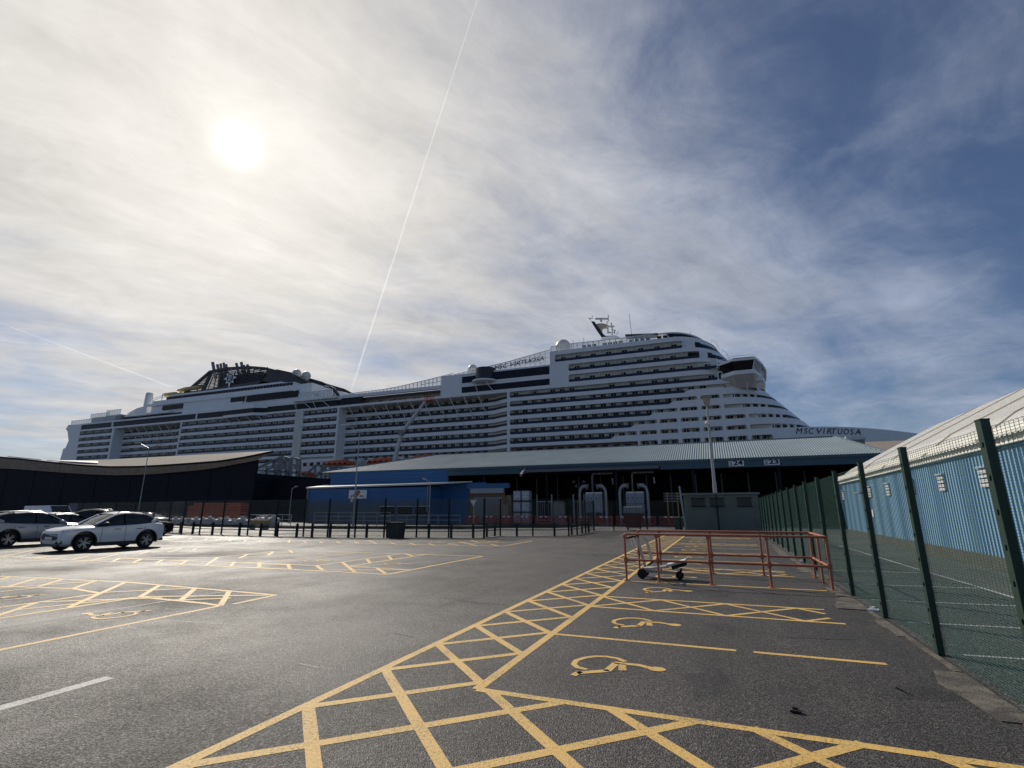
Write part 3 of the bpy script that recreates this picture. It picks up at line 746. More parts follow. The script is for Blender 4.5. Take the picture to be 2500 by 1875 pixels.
# top deck roof and sun deck canopy at the front
mb = MB(); pts = curve(-8.5, 4.0, 0.3, -43.7); mb.add([(x, y, 47.9) for x, y in pts], [tuple(range(len(pts)))]); P('top_deck', mb, m_ship, ship)
mb = MB(); mb.sheet(curve(-10, 1.5, 1.2, None, 2, 178), 48.0, 49.5, 0.3); P('lounge_window', mb, m_strip, ship)
for i in range(9):
    q = curve(-10, 1.5, 1.1, None, 6, 90, 9); mb = MB(); a = q[i]; mb.bar((a[0], a[1], 48), (a[0]-.9, a[1]+.1, 49.6), 0.22); P('canopy_strut', mb, m_ship, ship)
mb = MB(); pts = curve(-10, 1.9, 0.9, -13); mb.prism([(x, y, 49.5) for x, y in pts], (0, 0, .35)); P('canopy_roof', mb, m_ship, ship)
mb = MB(); mb.bar((-21, YS+2, 50.4), (-12, YS+2, 49.6), 3.0, 0.5); P('awning', mb, m_funnel, ship)
for z, xf, xs in ((47.9, 4.2, -8.5), (44.6, 6.6, -5.5)):   # handrails round the stepped decks
    pts = curve(xs, xf, 0.1, None, 55, 125, 10); mb = MB(); mb.tube([(x, y, z+1.0) for x, y in pts], 0.05, 5)
    for x, y in pts[::2]: mb.tube([(x, y, z), (x, y, z+1)], 0.04, 5)
    P('handrail', mb, m_ship, ship)

# ---- bridge wing
wx0, wx1 = 3.0, 12.6; YW = YS-3.6
def plan(off=0.0, x1=12.6): return [(3.0-off, YS-.3), (6.2-off*.4, YW-off), (11.2+off*.6, YW-off), (13.2+off, YS+3), (14.6+off, YS+10), (15.4+off, YC), (14.6+off, 2*YC-YS-10), (13.2+off, 2*YC-YS-3), (11.2, 2*YC-YW), (3, 2*YC-YW), (3.0, YC)]
mb = MB(); mb.prism([(x, y, 38.3) for x, y in plan(.45)], (0,0,.55)); P('bridge_roof', mb, m_ship, ship)
mb = MB(); pl = plan(-.1); pb = plan(-.9); k = len(pl)
mb.add([(x, y, 38.3) for x, y in pl]+[(x, y, 35.9) for x, y in pb], [(i, i+1, i+1+k, i+k) for i in range(k-3)]); P('bridge_window', mb, m_glass, ship)
mb = MB(); mb.prism([(x, y, 34.9) for x, y in plan(-.2)], (0,0,1.0)); P('bridge_floor', mb, m_ship, ship)
mb = MB(); a = [(x, y, 34.9) for x, y in plan(-.3)]; b2 = [(min(x, 12.3-.0), max(y, YS+1.2), 32.2) for x, y in plan(-1.6)]; k = len(a)
mb.add(a+b2, [(i, (i+1)%k, (i+1)%k+k, i+k) for i in range(k)]); P('bridge_underside', mb, m_cream, ship)
mb = MB(); mb.tube([(9.2, YW+2.2, 35), (9.2, YS+.2, 31.4)], 0.14, 6); P('bridge_support', mb, m_ship, ship)
for i in range(7):
    t = i/6; x = 11.3+(13.3-11.3)*t; y = YW+.1+(YS+3-YW)*t; mb = MB(); mb.bar((x, y, 38.3), (x-.6, y+.2, 35.9), 0.18); P('bridge_mullion', mb, m_ship, ship)
mb = MB()
for z in (39.2, 39.75):
    mb.tube([(x, y, z) for x, y in plan(-.2)[:5]], 0.06, 5)
P('bridge_rail', mb, m_ship, ship)
gb = MB(); pr = plan(-.25)[1:5]; gb.add([(x, y, z) for x, y in pr for z in (38.85, 39.25)], [(2*i, 2*i+2, 2*i+3, 2*i+1) for i in range(3)]); P('bridge_rail_glass', gb, m_strip, ship)
mb = MB(); mb.box(2.7, 3.4, YS-.1, YS+.1, 34.9, 36.6); P('wing_door', mb, m_glass, ship)
mb = MB(); mb.box(2.6, 13, YS-.002, YS+2, 33.6, 34.9); P('deck_band', mb, m_ship, ship)
mb = MB(); mb.box(2.6, 5.5, YS+.1, YS+2, 34.9, 37.0); P('side_panel', mb, m_ship, ship)

# ---- recessed middle section, with diagonal struts
YR_ = YS+4.0
for (xa, xb, strutn, win) in ((-121.5, -57.6, 11, 'pair'), (-243.9, -201.5, 7, 'sing')):
    def rp(z_in=0.0): return [(xa, YR_+z_in), (xb-9, YR_+z_in), (xb-5.5, YR_-.6+z_in), (xb-2.5, YR_-2.4+z_in), (xb, YS+.5+z_in)]
    for a, b_ in (('A','B'),('B','C'),('C','D'),('D','E'),('E','F'),('F','G')):
        mb = MB(); mb.sheet(rp(), ZR[b_][0], ZR[a][1], 1.8); P('recess_band', mb, m_ship, ship)
    mb = MB(); mb.sheet(rp(), 17.3, 18.3, 1.8); P('recess_band', mb, m_ship, ship)
    mb = MB(); mb.sheet(rp(DEPTH), 12, 36.6, 0.3); P('inner_wall', mb, m_cream, ship)
    for k in 'ABCDEFG':
        mb = MB(); mb.sheet(rp(.08), ZR[k][1], ZR[k][1]+.78, 0.06); P('balcony_rail', mb, m_rail, ship)
        row(xa+3.5, xb-8, YR_, k, win, False)
    mb = MB(); mb.box(xa-.8, xb+.9, YS+.3, YR_+2, 36.55, 36.75); P('recess_soffit', mb, m_cream, ship)
    mb = MB(); mb.box(xa-.5, xa, YS+.02, YR_+3, 12, 36.6); P('recess_end_wall', mb, m_ship, ship)
    for i in range(strutn):
        x = xa+4+i*(xb-xa-14)/(strutn-1); mb = MB(); mb.tube([(x, YS+.25, 36.5), (x+1.6, YR_-.06, 30.9)], 0.13, 6); P('diagonal_strut', mb, m_ship, ship)
# ---- left blocks
for x0, x1, kind in ((-137.5, -121.9, 'sing'), (-201.5, -140.7, 'sing'), (-268.5, -244.4, 'sing')):
    for a, b_ in (('A','B'),('B','C'),('C','D'),('D','E'),('E','F'),('F','G')):
        bandbox(x0, x1, YS, ZR[b_][0], ZR[a][1])
    bandbox(x0, x1, YS, 18.1, 18.9) if x0 > -150 else bandbox(x0, x1, YS, 17.3, 18.3)
    bandbox(x0, x1, YS, 36.6, 36.95)
    mb = MB(); mb.box(x0, x1, YS+DEPTH+.002, 181, 12, 36.9); P('inner_wall', mb, m_cream, ship)
    for k in ('ABCDEF' if x0 > -140 else 'ABCDEFG'):
        xx = x0+({'A':0,'B':.0,'C':.4,'D':.8,'E':1.2,'F':2,'G':3}[k] if x0 < -260 else 0)
        row(xx, x1, YS, k, kind, True, step=2.9)
        if x0 < -260: half(xx, -1, ZR[k][1], ZR[k][0], .3, 1.2)
for x0, x1, y0 in ((-141.0, -137.3, -.35), (-122.1, -121.3, -.2), (-201.9, -201.1, -.15), (-245.2, -244.0, -.15)):
    mb = MB(); mb.box(x0, x1, YS+y0, YS+4, 17.4 if x0 > -150 else 12, 36.9); P('vertical_panel', mb, m_ship if x0 != -141.0 else m_cream, ship)
# stern
for (x0, x1) in ((-277, -268.6),):
    prof = [(-278.5, 40.3), (-279.8, 38.4), (-278.1, 37.2), (-275.8, 32.8), (-277, 29.6), (-278.6, 29.2), (-279.4, 23), (-280, 12), (-268.4, 12), (-268.4, 40.0)]
    mb = MB(); mb.prism([(x, YS+.003, z) for x, z in prof], (0, 43, 0)); P('stern_block', mb, m_ship, ship)
over['pair'].v and P('far_cabin_windows', over['pair'], m_glass, ship, stuff=True)
over['sing'].v and P('far_cabin_windows', over['sing'], m_glass, ship, stuff=True)
P('far_balcony_dividers', over['div'], m_cream, ship, stuff=True)
P('cabin_curtains', curt, mat('curtain', (.30, .28, .25), .9, 0, .4, .35), ship, stuff=True); P('balcony_chairs', furn, m_trim, ship, stuff=True)

# ---- promenade deck level strip (z 37-41) from stern to the middle
bandbox(-268.4, -43.7, YS-.1, 36.62, 37.35)
bandbox(-268.4, -157, YS-.05, 39.55, 40.2); bandbox(-157, -121, YS-.05, 39.5, 40.5)
core = MB(); core.box(-268, -122, YS+3, 179, 36.9, 40.1); P('inner_wall', core, m_cream, ship)
for x0, x1 in ((-268.2, -246.6), (-245.2, -193.8), (-193.0, -177.5), (-156.8, -141.5), (-141.1, -122.6)):
    mb = MB(); mb.box(x0, x1, YS+.15, YS+.3, 37.3, 39.6); P('window_band', mb, m_strip, ship)
for x in (-246.3, -193.4, -157.1): 
    mb = MB(); mb.box(x-.4, x+.4, YS-.02, YS+.5, 37.3, 39.6); P('pillar', mb, m_ship, ship)
# bulge
bp = [(-177.8, YS), (-176.3, YS-1.6), (-160, YS-2.2), (-156.5, YS-.2), (-155.4, YS)]
for z0, z1, m_, nm in ((36.3, 37.3, m_ship, 'bulge_band'), (37.3, 39.1, m_strip, 'window_band'), (39.1, 40.9, m_ship, 'bulge_band')):
    mb = MB(); mb.prism([(x, y+(0.12 if m_ is m_strip else 0), z0) for x, y in bp], (0, 0, z1-z0)); P(nm, mb, m_, ship)
for i in range(4):
    x = -175+i*5.5; mb = MB(); mb.tube([(x, YS-1.5, 36.3), (x+2, YS+.1, 33.8)], 0.12, 5); P('diagonal_strut', mb, m_ship, ship)
# ---- aft upper structure
def wall(name, x0, x1, y, z0, z1, m, d=0.4):
    mb = MB(); mb.box(x0, x1, y, y+d, z0, z1); return P(name, mb, m, ship)
mb = MB(); mb.box(-232, -141, 146.4, 177, 40, 49.0); P('upper_house', mb, m_ship, ship)
wall('upper_wall', -211, -176, 146, 40, 46.8, m_ship)
wall('deck_band', -236, -150, 145.6, 46.6, 47.6, m_ship, 1)
mb = MB(); mb.prism([(-150, 145.6, 46.6), (-150, 145.6, 47.6), (-146, 146.2, 46.6), (-141, 147.5, 45.2), (-141, 147.5, 44.4)], (0, 3, 0)); P('deck_band', mb, m_ship, ship)
wall('window_band', -182.8, -175.4, 145.9, 44.5, 46.4, m_glass); wall('window_band', -174, -147, 145.9, 44.0, 46.5, m_glass)
wall('window_band', -224, -210.8, 145.9, 44.3, 46.2, m_strip); wall('deck_band', -250, -217, 144.5, 42.6, 43.4, m_ship, 1.5)
wall('window_band', -247, -211, 146.1, 41.0, 42.6, m_strip)
wall('deck_band', -177, -142, 143.2, 40.5, 42.2, m_ship, 1.0)
for i in range(42):    # glazing under the funnel
    x = -226+i*1.75; mb = MB(); mb.box(x, x+1.55, 148.3, 148.36, 47.9, 50.75); P('glazing_pane', mb, m_strip, ship)
mb = MB(); mb.box(-226, -152, 148.4, 172, 47.2, 50.9); P('upper_house', mb, m_ship, ship)
wall('deck_band', -224, -158, 147.9, 50.75, 51.5, m_ship, 1)
mb = MB(); mb.prism([(-158, 148.4, 50.4), (-158, 148.4, 51.4), (-152, 148.6, 50.4), (-144, 149.5, 47.6), (-144, 149.5, 46.9), (-152, 148.6, 49.5)], (0, 1, 0)); P('deck_band', mb, m_ship, ship)
# funnel casing: dark frames with a louvred grille, solid fairing forward, top arch
def funnel(y, tk, shape, name, m):
    mb = MB(); mb.prism([(x, y, z) for x, z in shape], (0, tk, 0)); return P(name, mb, m, ship)
out = [(-223,51.4),(-205.5,61.9),(-194.8,62.3),(-181.5,61.4),(-172.4,59.9),(-161.8,56.8),(-154,54.3),(-149.5,51.9),(-147.3,49.2)]
for sidey, nm in ((151.6, 'near'), (168, 'far')):
    for i in range(len(out)-1):    # thick arch rim
        a, b_ = out[i], out[i+1]; mb = MB(); mb.bar((a[0], sidey+.6, a[1]-.5), (b_[0], sidey+.6, b_[1]-.5), 1.2, 1.1, up=(0,0,1)); P('funnel_rim', mb, m_funnel, ship)
    funnel(sidey, 1.2, [(-171,59.4),(-161.8,56.5),(-154,54),(-149.5,51.6),(-147.3,49.2),(-160,51.3),(-178,51.2),(-174,53.5),(-170.6,56)], 'funnel_fairing', m_funnel)
    funnel(sidey, 1.2, [(-222,51.2),(-219,53.0),(-175,54.3),(-160,51.2)], 'funnel_sill', m_funnel)
    funnel(sidey+.3, .8, [(-205.6,61.5),(-204.2,61.3),(-207.5,53.2),(-209.5,53.2)], 'funnel_post', m_funnel)
    for i in range(14 if nm == 'near' else 0):
        z = 53.2+i*.62; t = (z-51.4)/10.5; x0 = -222+17*t
        x1 = -174 + (0 if z < 55 else (z-55)*1.0) if z < 58.5 else -171-(z-58.5)*5.5
        mb = MB(); mb.box(x0, min(x1, -170.5), sidey+.2, sidey+.8, z, z+.27 if sidey < 160 else z+.22); P('funnel_louvre', mb, m_funnel, ship)
    for i in range(12):
        x = -216+i*3.7; t = max(0.0, min(1.0, (x+222)/17)); zt = 51.8+9.5*t if x < -205 else 61.2-(x+205)*.035
        mb = MB(); mb.bar((x+2.4, sidey+.9, 52.8), (x+3.4+(1.5 if x < -205 else 0), sidey+.9, min(zt, 60.5)), 0.3); P('funnel_rib', mb, m_funnel, ship)
mb = MB(); mb.box(-203, -177, 154.5, 166, 50, 59.2); P('funnel_core', mb, m_funnel, ship)
f2 = [(-173,60.3),(-163,57.6),(-154.5,54.6),(-147.4,52.3),(-140.9,49),(-137.8,45.6)]
for yy in (158.5, 172):
    for i in range(len(f2)-1):
        a, b_ = f2[i], f2[i+1]; mb = MB(); mb.bar((a[0], yy, a[1]), (b_[0], yy, b_[1]), 1.0, 1.0); P('forward_arch', mb, m_funnel, ship)
        for q in (1.4, 2.3, 3.2): 
            mb = MB(); mb.bar((a[0]-q*.5, yy, a[1]-q), (b_[0]-q*.5, yy, b_[1]-q), .3, .28); P('funnel_louvre', mb, m_funnel, ship)
for i in range(7):
    t = i/6; x = -171+30*t; z = 59.6-9.5*t**1.15; mb = MB(); mb.bar((x, 152.5, z-1.2), (x, 170, z-.6), .35); P('cross_beam', mb, m_funnel, ship)
mb = MB(); mb.sphere((-146, 160, 47.6), 5, 16, 8, 0.75); P('atrium_dome', mb, m_ship, ship, smooth=True)
for (x0, z0, x1, z1, r_) in ((-210.1,68.2,-206.6,60.5,.75), (-206.8,66.8,-203.9,60.5,.7), (-204.8,67.0,-202.3,60.5,.6), (-202.9,67.2,-200.6,60.5,.6), (-201.2,66.3,-199.1,60.5,.6), (-194.9,66.1,-192.4,61,.65), (-191.9,66.2,-189.6,61,.7), (-189.9,64.8,-188.4,61,.4), (-188.0,64.7,-186.3,61,.65)):
    mb = MB(); mb.tube([(x1, 156, z1-1), (x0, 156, z0-.9)], r_*.9, 10); P('exhaust_pipe', mb, m_grey, ship)
# sun emblem on the funnel: sixteen rays round a ring with script letters
mb = MB(); ex, ez = -191.7, 57.0; pts = []
for i in range(16):
    a = 2*PI*i/16+PI/2; r_ = (4.6 if i == 8 else 3.9 if i % 4 == 0 else 3.3) if i % 2 == 0 else 1.95
    pts.append((ex+r_*math.cos(a), 151.35, ez+r_*math.sin(a)*1.02))
mb.prism(pts, (0, .2, 0)); P('sun_emblem', mb, m_emb, ship)
mb = MB(); mb.prism([(ex+1.75*math.cos(2*PI*i/24), 151.27, ez+1.9*math.sin(2*PI*i/24)) for i in range(24)], (0, .1, 0)); P('emblem_disc', mb, m_funnel, ship)
lettering('emblem_letter', 'm', (ex-.95, 151.27, ez+.1), (ex+.95, 151.27, ez+.1), 1.2, m_emb, ship, shear=.15, bold=.03, lift=.02)
lettering('emblem_letters', 'sc', (ex-.85, 151.27, ez-1.25), (ex+.85, 151.27, ez-1.25), 1.1, m_emb, ship, shear=.15, bold=.03, lift=.02)
for x, z, y in ((-159, 56.9, 156), (-153.8, 55.4, 156)):
    mb = MB(); mb.sphere((x, y, z), 1.85, 16, 10); mb.lathe([(.9, -4.5), (.7, -1.5)], (x, y, z)); P('radome', mb, m_white, ship, smooth=True)
# aft decks, slides and masts
mb = MB(); mb.tube([(-229.5,150,52.6),(-226,149,52.2),(-221,149,52.2),(-218,150,51.6),(-216,152,51.2)], .95, 8); P('water_slide', mb, m_slide, ship, smooth=True)
mb = MB(); mb.tube([(-224,152,54.2),(-219,151.5,54.6),(-214,152,54.9),(-210,153,55.2)], .95, 8); mb.tube([(-224,152,54.2),(-226,153,53.4)], .9, 8); P('water_slide', mb, m_slide, ship, smooth=True)
for x, z1 in ((-242,50.5),(-231.5,53.2),(-222.5,52.5),(-214,52.0)):
    mb = MB(); mb.tube([(x,150,46),(x,150,z1)], .16, 5); P('slide_mast', mb, m_grey, ship)
mb = MB()
for z in (50.6, 51.4): mb.tube([(-242,150,z-1),(-231.5,150,z+1),(-222.5,150,z+.6),(-212,150,z)], .12, 4)
P('slide_truss', mb, m_grey, ship)
mb = MB(); mb.lathe([(1.7, 45), (1.5, 53), (1.3, 54)], (-239, 149, 0)); P('vent_tower', mb, m_ship, ship)
mb = MB(); mb.prism([(-250,147,43.6),(-249,147,44.9),(-243,147,46.8),(-236,147,47.6),(-236,147,43.6)], (0, 28, 0)); P('aft_dome', mb, m_ship, ship)
for zs, ys, x0, x1, n_, h in ((40.2, 140.6, -278, -246, 18, 1.9), (43.4, 144.2, -271, -257, 9, 2.0), (43.9, 143.6, -258.5, -248, 6, 2.2)):
    for i in range(n_):
        x = x0+(x1-x0)*i/n_; mb = MB(); mb.box(x+.1, x+(x1-x0)/n_-.15, ys, ys+.06, zs, zs+h); P('windscreen_pane', mb, m_clear, ship)
    mb = MB(); mb.box(x0, x1, ys-.1, ys+.1, zs+h, zs+h+.15); mb.box(x0, x1, ys-.1, ys+3, zs-.5, zs); P('rail_frame', mb, m_ship, ship)
mb = MB(); mb.box(-268, -247, 143.4, 178, 40, 43.4); P('upper_house', mb, m_grey, ship)
# cantilevered lookout
wall('lookout_floor', -141.6, -122, 138.4, 40.0, 40.7, m_ship, 5)
for i in range(8):
    x = -139+i*1.9; mb = MB(); mb.box(x, x+1.7, 138.5, 138.56, 40.7, 43.0); P('windscreen_pane', mb, m_clear, ship)
mb = MB(); mb.box(-139.2, -123.8, 138.4, 138.7, 43.0, 43.2); 
for i in range(9): mb.box(-139.2+i*1.9, -139.0+i*1.9, 138.4, 138.7, 40.6, 43)
P('lookout_frame', mb, m_ship, ship)
for x0, x1 in ((-141,-141.4), (-134.5,-137.5), (-132,-133), (-126,-129)):
    mb = MB(); mb.tube([(x1, 138.8, 40.0), (x0, YS, 37.4)], .13, 5); P('diagonal_strut', mb, m_ship, ship)

# ---- middle: open slot deck, white side wall, windscreens
wall('deck_band', -122, -73, YS-.02, 39.9, 41.0, m_ship, 1.2)
wall('slot_window', -122, -112, YS+.2, 37.4, 39.9, m_strip)
wall('slot_ceiling', -122, -81, YS+1.5, 38.9, 39.9, m_funnel, 10)
wall('slot_floor', -122, -81, YS+.5, 36.9, 37.4, m_cream, 36)
mb = MB()
for i in range(60):
    x = -112+i*.52+random.random()*.4; mb.box(x, x+random.uniform(.3, .9), YS+3, YS+3.6, 37.4, 37.4+random.uniform(.4, 1.2))
P('deck_furniture', mb, m_trim, ship, stuff=True)
wall('side_wall', -80.8, -43.7, YS-.01, 37.3, 44.0, m_ship, 3)
half(-80.9, 1, 37.35, 39.9, .4, .8)
wall('window_box', -73.2, -62.3, YS-.08, 40.9, 43.0, m_strip, .3); wall('window_box', -62.4, -43.9, YS-.08, 41.0, 43.5, m_strip, .3); wall('window_box', -73.2, -43.9, YS-.08, 37.7, 39.6, m_strip, .3)
mb = MB(); mb.lathe([(3.3, 41.0), (3.3, 45.0)], (-65.3, YS+.9, 0), n=24); P('round_turret', mb, m_funnel, ship)
mb = MB(); mb.lathe([(2.6, 40.0), (4.3, 40.5), (4.3, 41.0)], (-65.3, YS+.9, 0), n=24); P('turret_floor', mb, m_ship, ship)
for x0, x1 in ((-67.5, -67.9), (-62.2, -64.2)):
    mb = MB(); mb.tube([(x1, YS-1.8, 40.4), (x0, YS-.1, 37.4)], .12, 5); P('diagonal_strut', mb, m_ship, ship)
def screen(pts, y, zb0, zb1, step, mglass, two=False, nm='windscreen_pane'):
    """glazed windscreen whose top edge follows pts [(x, z)]"""
    def zt(x):
        for (a, za), (b_, z2) in zip(pts, pts[1:]):
            if a <= x <= b_: return za+(z2-za)*(x-a)/(b_-a)
        return pts[-1][1]
    x0, x1 = pts[0][0], pts[-1][0]; n_ = int((x1-x0)/step); fr = MB()
    for i in range(n_):
        a = x0+(x1-x0)*i/n_; b_ = x0+(x1-x0)*(i+1)/n_; za, z2 = zt(a), zt(b_); zb = zb0+(zb1-zb0)*(a-x0)/(x1-x0)
        mb = MB(); mb.add([(a+.12, y, zb), (b_-.12, y, zb), (b_-.12, y, z2-.1), (a+.12, y, za-.1)], [(0,1,2,3)]); P(nm, mb, mglass, ship)
        fr.bar((a, y, zb-.1), (a, y, za), .22); fr.bar((a, y, za), (b_, y, z2), .2)
        if two and za-zb > 2.2: fr.bar((a, y, (za+zb)/2), (b_, y, (z2+zb)/2), .2)
    P('windscreen_frame', fr, m_ship, ship)
screen([(-122, 41.6), (-104, 41.9), (-98, 42.3), (-88, 43.4), (-77, 44.8)], YS+1, 41.0, 41.0, 1.5, m_clear, True)
screen([(-76.6, 44.4), (-70.5, 45.0), (-67.5, 45.5), (-58, 46.6), (-43.8, 48.9)], YS+1, 43.6, 44.2, 1.6, m_clear, True)
screen([(-43.4, 49.6), (-38, 49.8), (-22, 49.6), (-12.5, 49.8)], YS+.4, 48.0, 48.0, 1.55, m_clear)
mb = MB()
for i in range(16):
    x = -34+i*1.55; (i % 5 != 3) and mb.box(x, x+1.2, YS+1.2, YS+1.4, 48, 49.1)
P('deck_lockers', mb, m_trim, ship, stuff=True)
lettering('name_lettering', 'MSC VIRTUOSA', (-62.3, YS+.6, 44.35), (-45.8, YS+.6, 45.7), 1.35, m_ink, ship, shear=.35, bold=.0, lift=.0, ext=.05)
# bow name follows the flare of the hull
chars = [('M',0,1.12),('S',1.22,.68),('C',2.0,.82),('V',3.3,.92),('I',4.22,.40),('R',4.80,.80),('T',5.62,.86),('U',6.55,.86),('O',7.50,.90),('S',8.55,.66),('A',9.28,1.0)]
x_a, x_b = 18.95, 34.2
def hy(x): return YS if x < 10 else YS+21.5*((x-10)/41.5)**1.7
x_a, x_b = 18.95, 34.0
for ch, q, cw_ in chars:
    xa = x_a+(x_b-x_a)*q/10.3; xb = xa+(x_b-x_a)/10.3*cw_
    z = 19.75-(q/10.3)*.2
    a = Vector((xa, hy(xa), z)); b_ = Vector((xb, hy(xb), z)); d = (b_-a).normalized(); nrm = Vector((d.y, -d.x, 0))
    lettering('name_letter', ch, a, b_, 1.4, m_ink, ship, normal=nrm, shear=.30, bold=.0, lift=.1)
# radome, antennas, mast
mb = MB(); mb.sphere((-42.3, 150, 52.3), 2.5, 18, 12); mb.lathe([(1.6, 47.7), (1.4, 51)], (-42.3, 150, 0)); P('radome', mb, m_white, ship, smooth=True)
mb = MB(); mb.sphere((-73.5, 148, 47.6), 1.7, 16, 10); mb.lathe([(1.0, 44), (.9, 46.5)], (-73.5, 148, 0)); P('radome', mb, m_white, ship, smooth=True)
for x, z0, z1, lean in ((-37.9, 49.5, 53.0, 0), (-34.5, 49.5, 53.2, 0), (-19.8, 49.5, 58.8, -.5), (-3.5, 48, 50.9, 0)):
    mb = MB(); mb.tube([(x, 146, z0), (x+lean, 146, z1)], .07, 5); P('antenna', mb, m_grey, ship)
def RW(u, v): return 1420+u*.09042, 760+v*.09042
def mp(u, v, y=150): return onY(*RW(u, v), y)
mb = MB(); q = [mp(*c) for c in ((540,700),(530,770),(1060,730),(1000,680),(930,655),(800,665))]
mb.prism(q, (0, 4, 0)); P('mast_base', mb, m_ship, ship)
mb = MB(); q = [mp(*c) for c in ((235,240),(325,245),(390,350),(500,500),(590,610),(640,640),(900,625),(930,650),(800,670),(550,698),(500,650),(380,480),(280,320))]
mb.prism([v+Vector((0,1,0)) for v in q], (0, 1.6, 0)); P('mast', mb, m_funnel, ship)
mb = MB(); q = [mp(*c) for c in ((370,310),(450,290),(560,290),(690,330),(650,405),(560,410),(520,440),(500,500),(450,440),(400,390),(350,400))]
mb.prism([v+Vector((0,1.2,0)) for v in q], (0, 1.2, 0)); P('mast_platform', mb, mat('mast_cream', (0.42, 0.38, 0.30), 0.6), ship)
for pts, r_ in ((((370,203),(540,203),(705,205)), .32), (((525,210),(530,285)), .35), (((718,100),(722,250),(670,340)), .12), (((660,410),(880,412)), .28), (((705,420),(712,570)), .25),
                (((800,310),(825,480),(822,640)), .16), (((690,575),(790,575)), .2), (((830,485),(930,525)), .09), (((880,520),(885,600)), .2), (((990,545),(945,640)), .07),
                (((190,175),(240,240)), .14), (((225,190),(310,185)), .12), (((285,125),(288,145)), .14), (((500,500),(560,560)), .12)):
    mb = MB(); mb.tube([mp(*c) for c in pts], r_, 6); P('radar_arm' if r_ > .25 else 'mast_antenna', mb, m_white if r_ > .2 else m_grey, ship)

# ---- lower side amidships: boat deck
mb = MB(); mb.box(-157, -57, YS+3.5, YS+4, 10, 18.2); P('boat_deck_wall', mb, m_cream, ship)
mb = MB(); mb.box(-268, -57.2, YS-.2, YS+3.5, 11.0, 12.2); P('boat_deck', mb, m_ship, ship)
mb = MB(); mb.prism([(-137.4, YS+.05, 12), (-121.5, YS+.05, 12), (-118.5, YS+.05, 18.6), (-137.4, YS+.05, 18.6)], (0, 3, 0)); P('boat_deck_house', mb, m_cream, ship)
for i in range(5):
    mb = MB(); mb.box(-135.4+i*3.0, -133.9+i*3.0, YS-.01, YS+.05, 16.6, 17.8); P('promenade_window', mb, m_strip, ship)
wall('boat_deck_band', -157, -141, YS, 15.2, 16.2, m_ship, 3); wall('boat_deck_pier', -140.8, -137.6, YS-.2, 10, 15.6, m_ship, 3)
for i in range(15):
    x = -117+i*4; mb = MB(); mb.prism([(x, YS+1.2, 18.6), (x+2.4, YS+1.2, 18.6), (x+2.0, YS+1.2, 17.4), (x+.4, YS+1.2, 17.4)], (0, 1, 0)); P('promenade_bay', mb, m_cream, ship)
def lifeboat(x0, x1, z, label, small=False):
    L_ = x1-x0; t = thing('lifeboat', label, 'lifeboat', ((x0+x1)/2, YS-2.2, z), 0, 'lifeboats hung along the ship')
    def loft(secs, nm, m):
        mb = MB(); k = 12; vs = []
        for (sx_, hw, zb, zt2) in secs:
            for j in range(k):
                a = 2*PI*j/k; vs.append((sx_*L_/2, hw*math.cos(a), (zb+zt2)/2+(zt2-zb)/2*math.sin(a)))
        n_ = len(secs); f = [(i*k+j, i*k+(j+1)%k, (i+1)*k+(j+1)%k, (i+1)*k+j) for i in range(n_-1) for j in range(k)]
        mb.add(vs, f+[tuple(range(k))[::-1], tuple((n_-1)*k+j for j in range(k))]); P(nm, mb, m, t, True, True)
    h = .7 if small else 1
    loft([(-1,.3,.0,.5),(-.9,1.3,-.9,.7),(-.6,2.0,-1.7,.8),(0,2.2,-1.9,.8),(.6,2.0,-1.7,.8),(.9,1.2,-.9,.7),(1,.3,.1,.6)], 'boat_hull', m_ship if not small else m_orange)
    loft([(-.97,.4,.2,.9),(-.85,1.5,.1,1.9*h),(-.5,2.1,0,2.5*h),(0,2.2,0,2.6*h),(.5,2.1,0,2.5*h),(.85,1.5,.1,1.9*h),(.97,.4,.3,1.0)], 'canopy', m_orange)
    for i in range(5):
        mb = MB(); mb.box(-L_*.32+i*L_*.16-.4, -L_*.32+i*L_*.16+.4, -2.22, -2.02, 1.0*h, 1.5*h); P('boat_window', mb, m_glass, t, local=True)
    return t
lifeboat(-124.6, -111.2, 15.4, 'orange topped lifeboat just left of the lamp post with double arm')
lifeboat(-106.4, -92.6, 15.5, 'orange topped lifeboat crossed by the grey boom of the lift')
lifeboat(-90.0, -77.5, 15.9, 'orange topped lifeboat nearest the bow, mostly behind the shed roof')
lifeboat(-135.2, -128.6, 12.8, 'small red rescue boat low beside the steel gangway frames', True)
for xs__, dl in ((-110.2,'just right of the lamp post lifeboat'),(-107.2,'at the left end of the lifeboat crossed by the boom'),(-91.9,'at the right end of the lifeboat crossed by the boom'),(-90.2,'at the left end of the lifeboat nearest the bow'),(-126.2,'at the left end of the leftmost large lifeboat')):
    t = thing('davit', 'white davit arm '+dl, 'davit', (xs__, YS+1, 12.2), 0, 'davits along the boat deck')
    mb = MB(); mb.bar((-1.6, 1, 0), (0, -.6, 4.2), .35); mb.bar((0, -.6, 4.2), (.9, -2.4, 6.0), .35); P('arm', mb, m_ship, t, local=True)
    mb = MB(); mb.tube([(.9, -2.4, 6.0), (.9, -2.4, 4.0)], .06, 5); P('fall_wire', mb, m_grey, t, local=True)

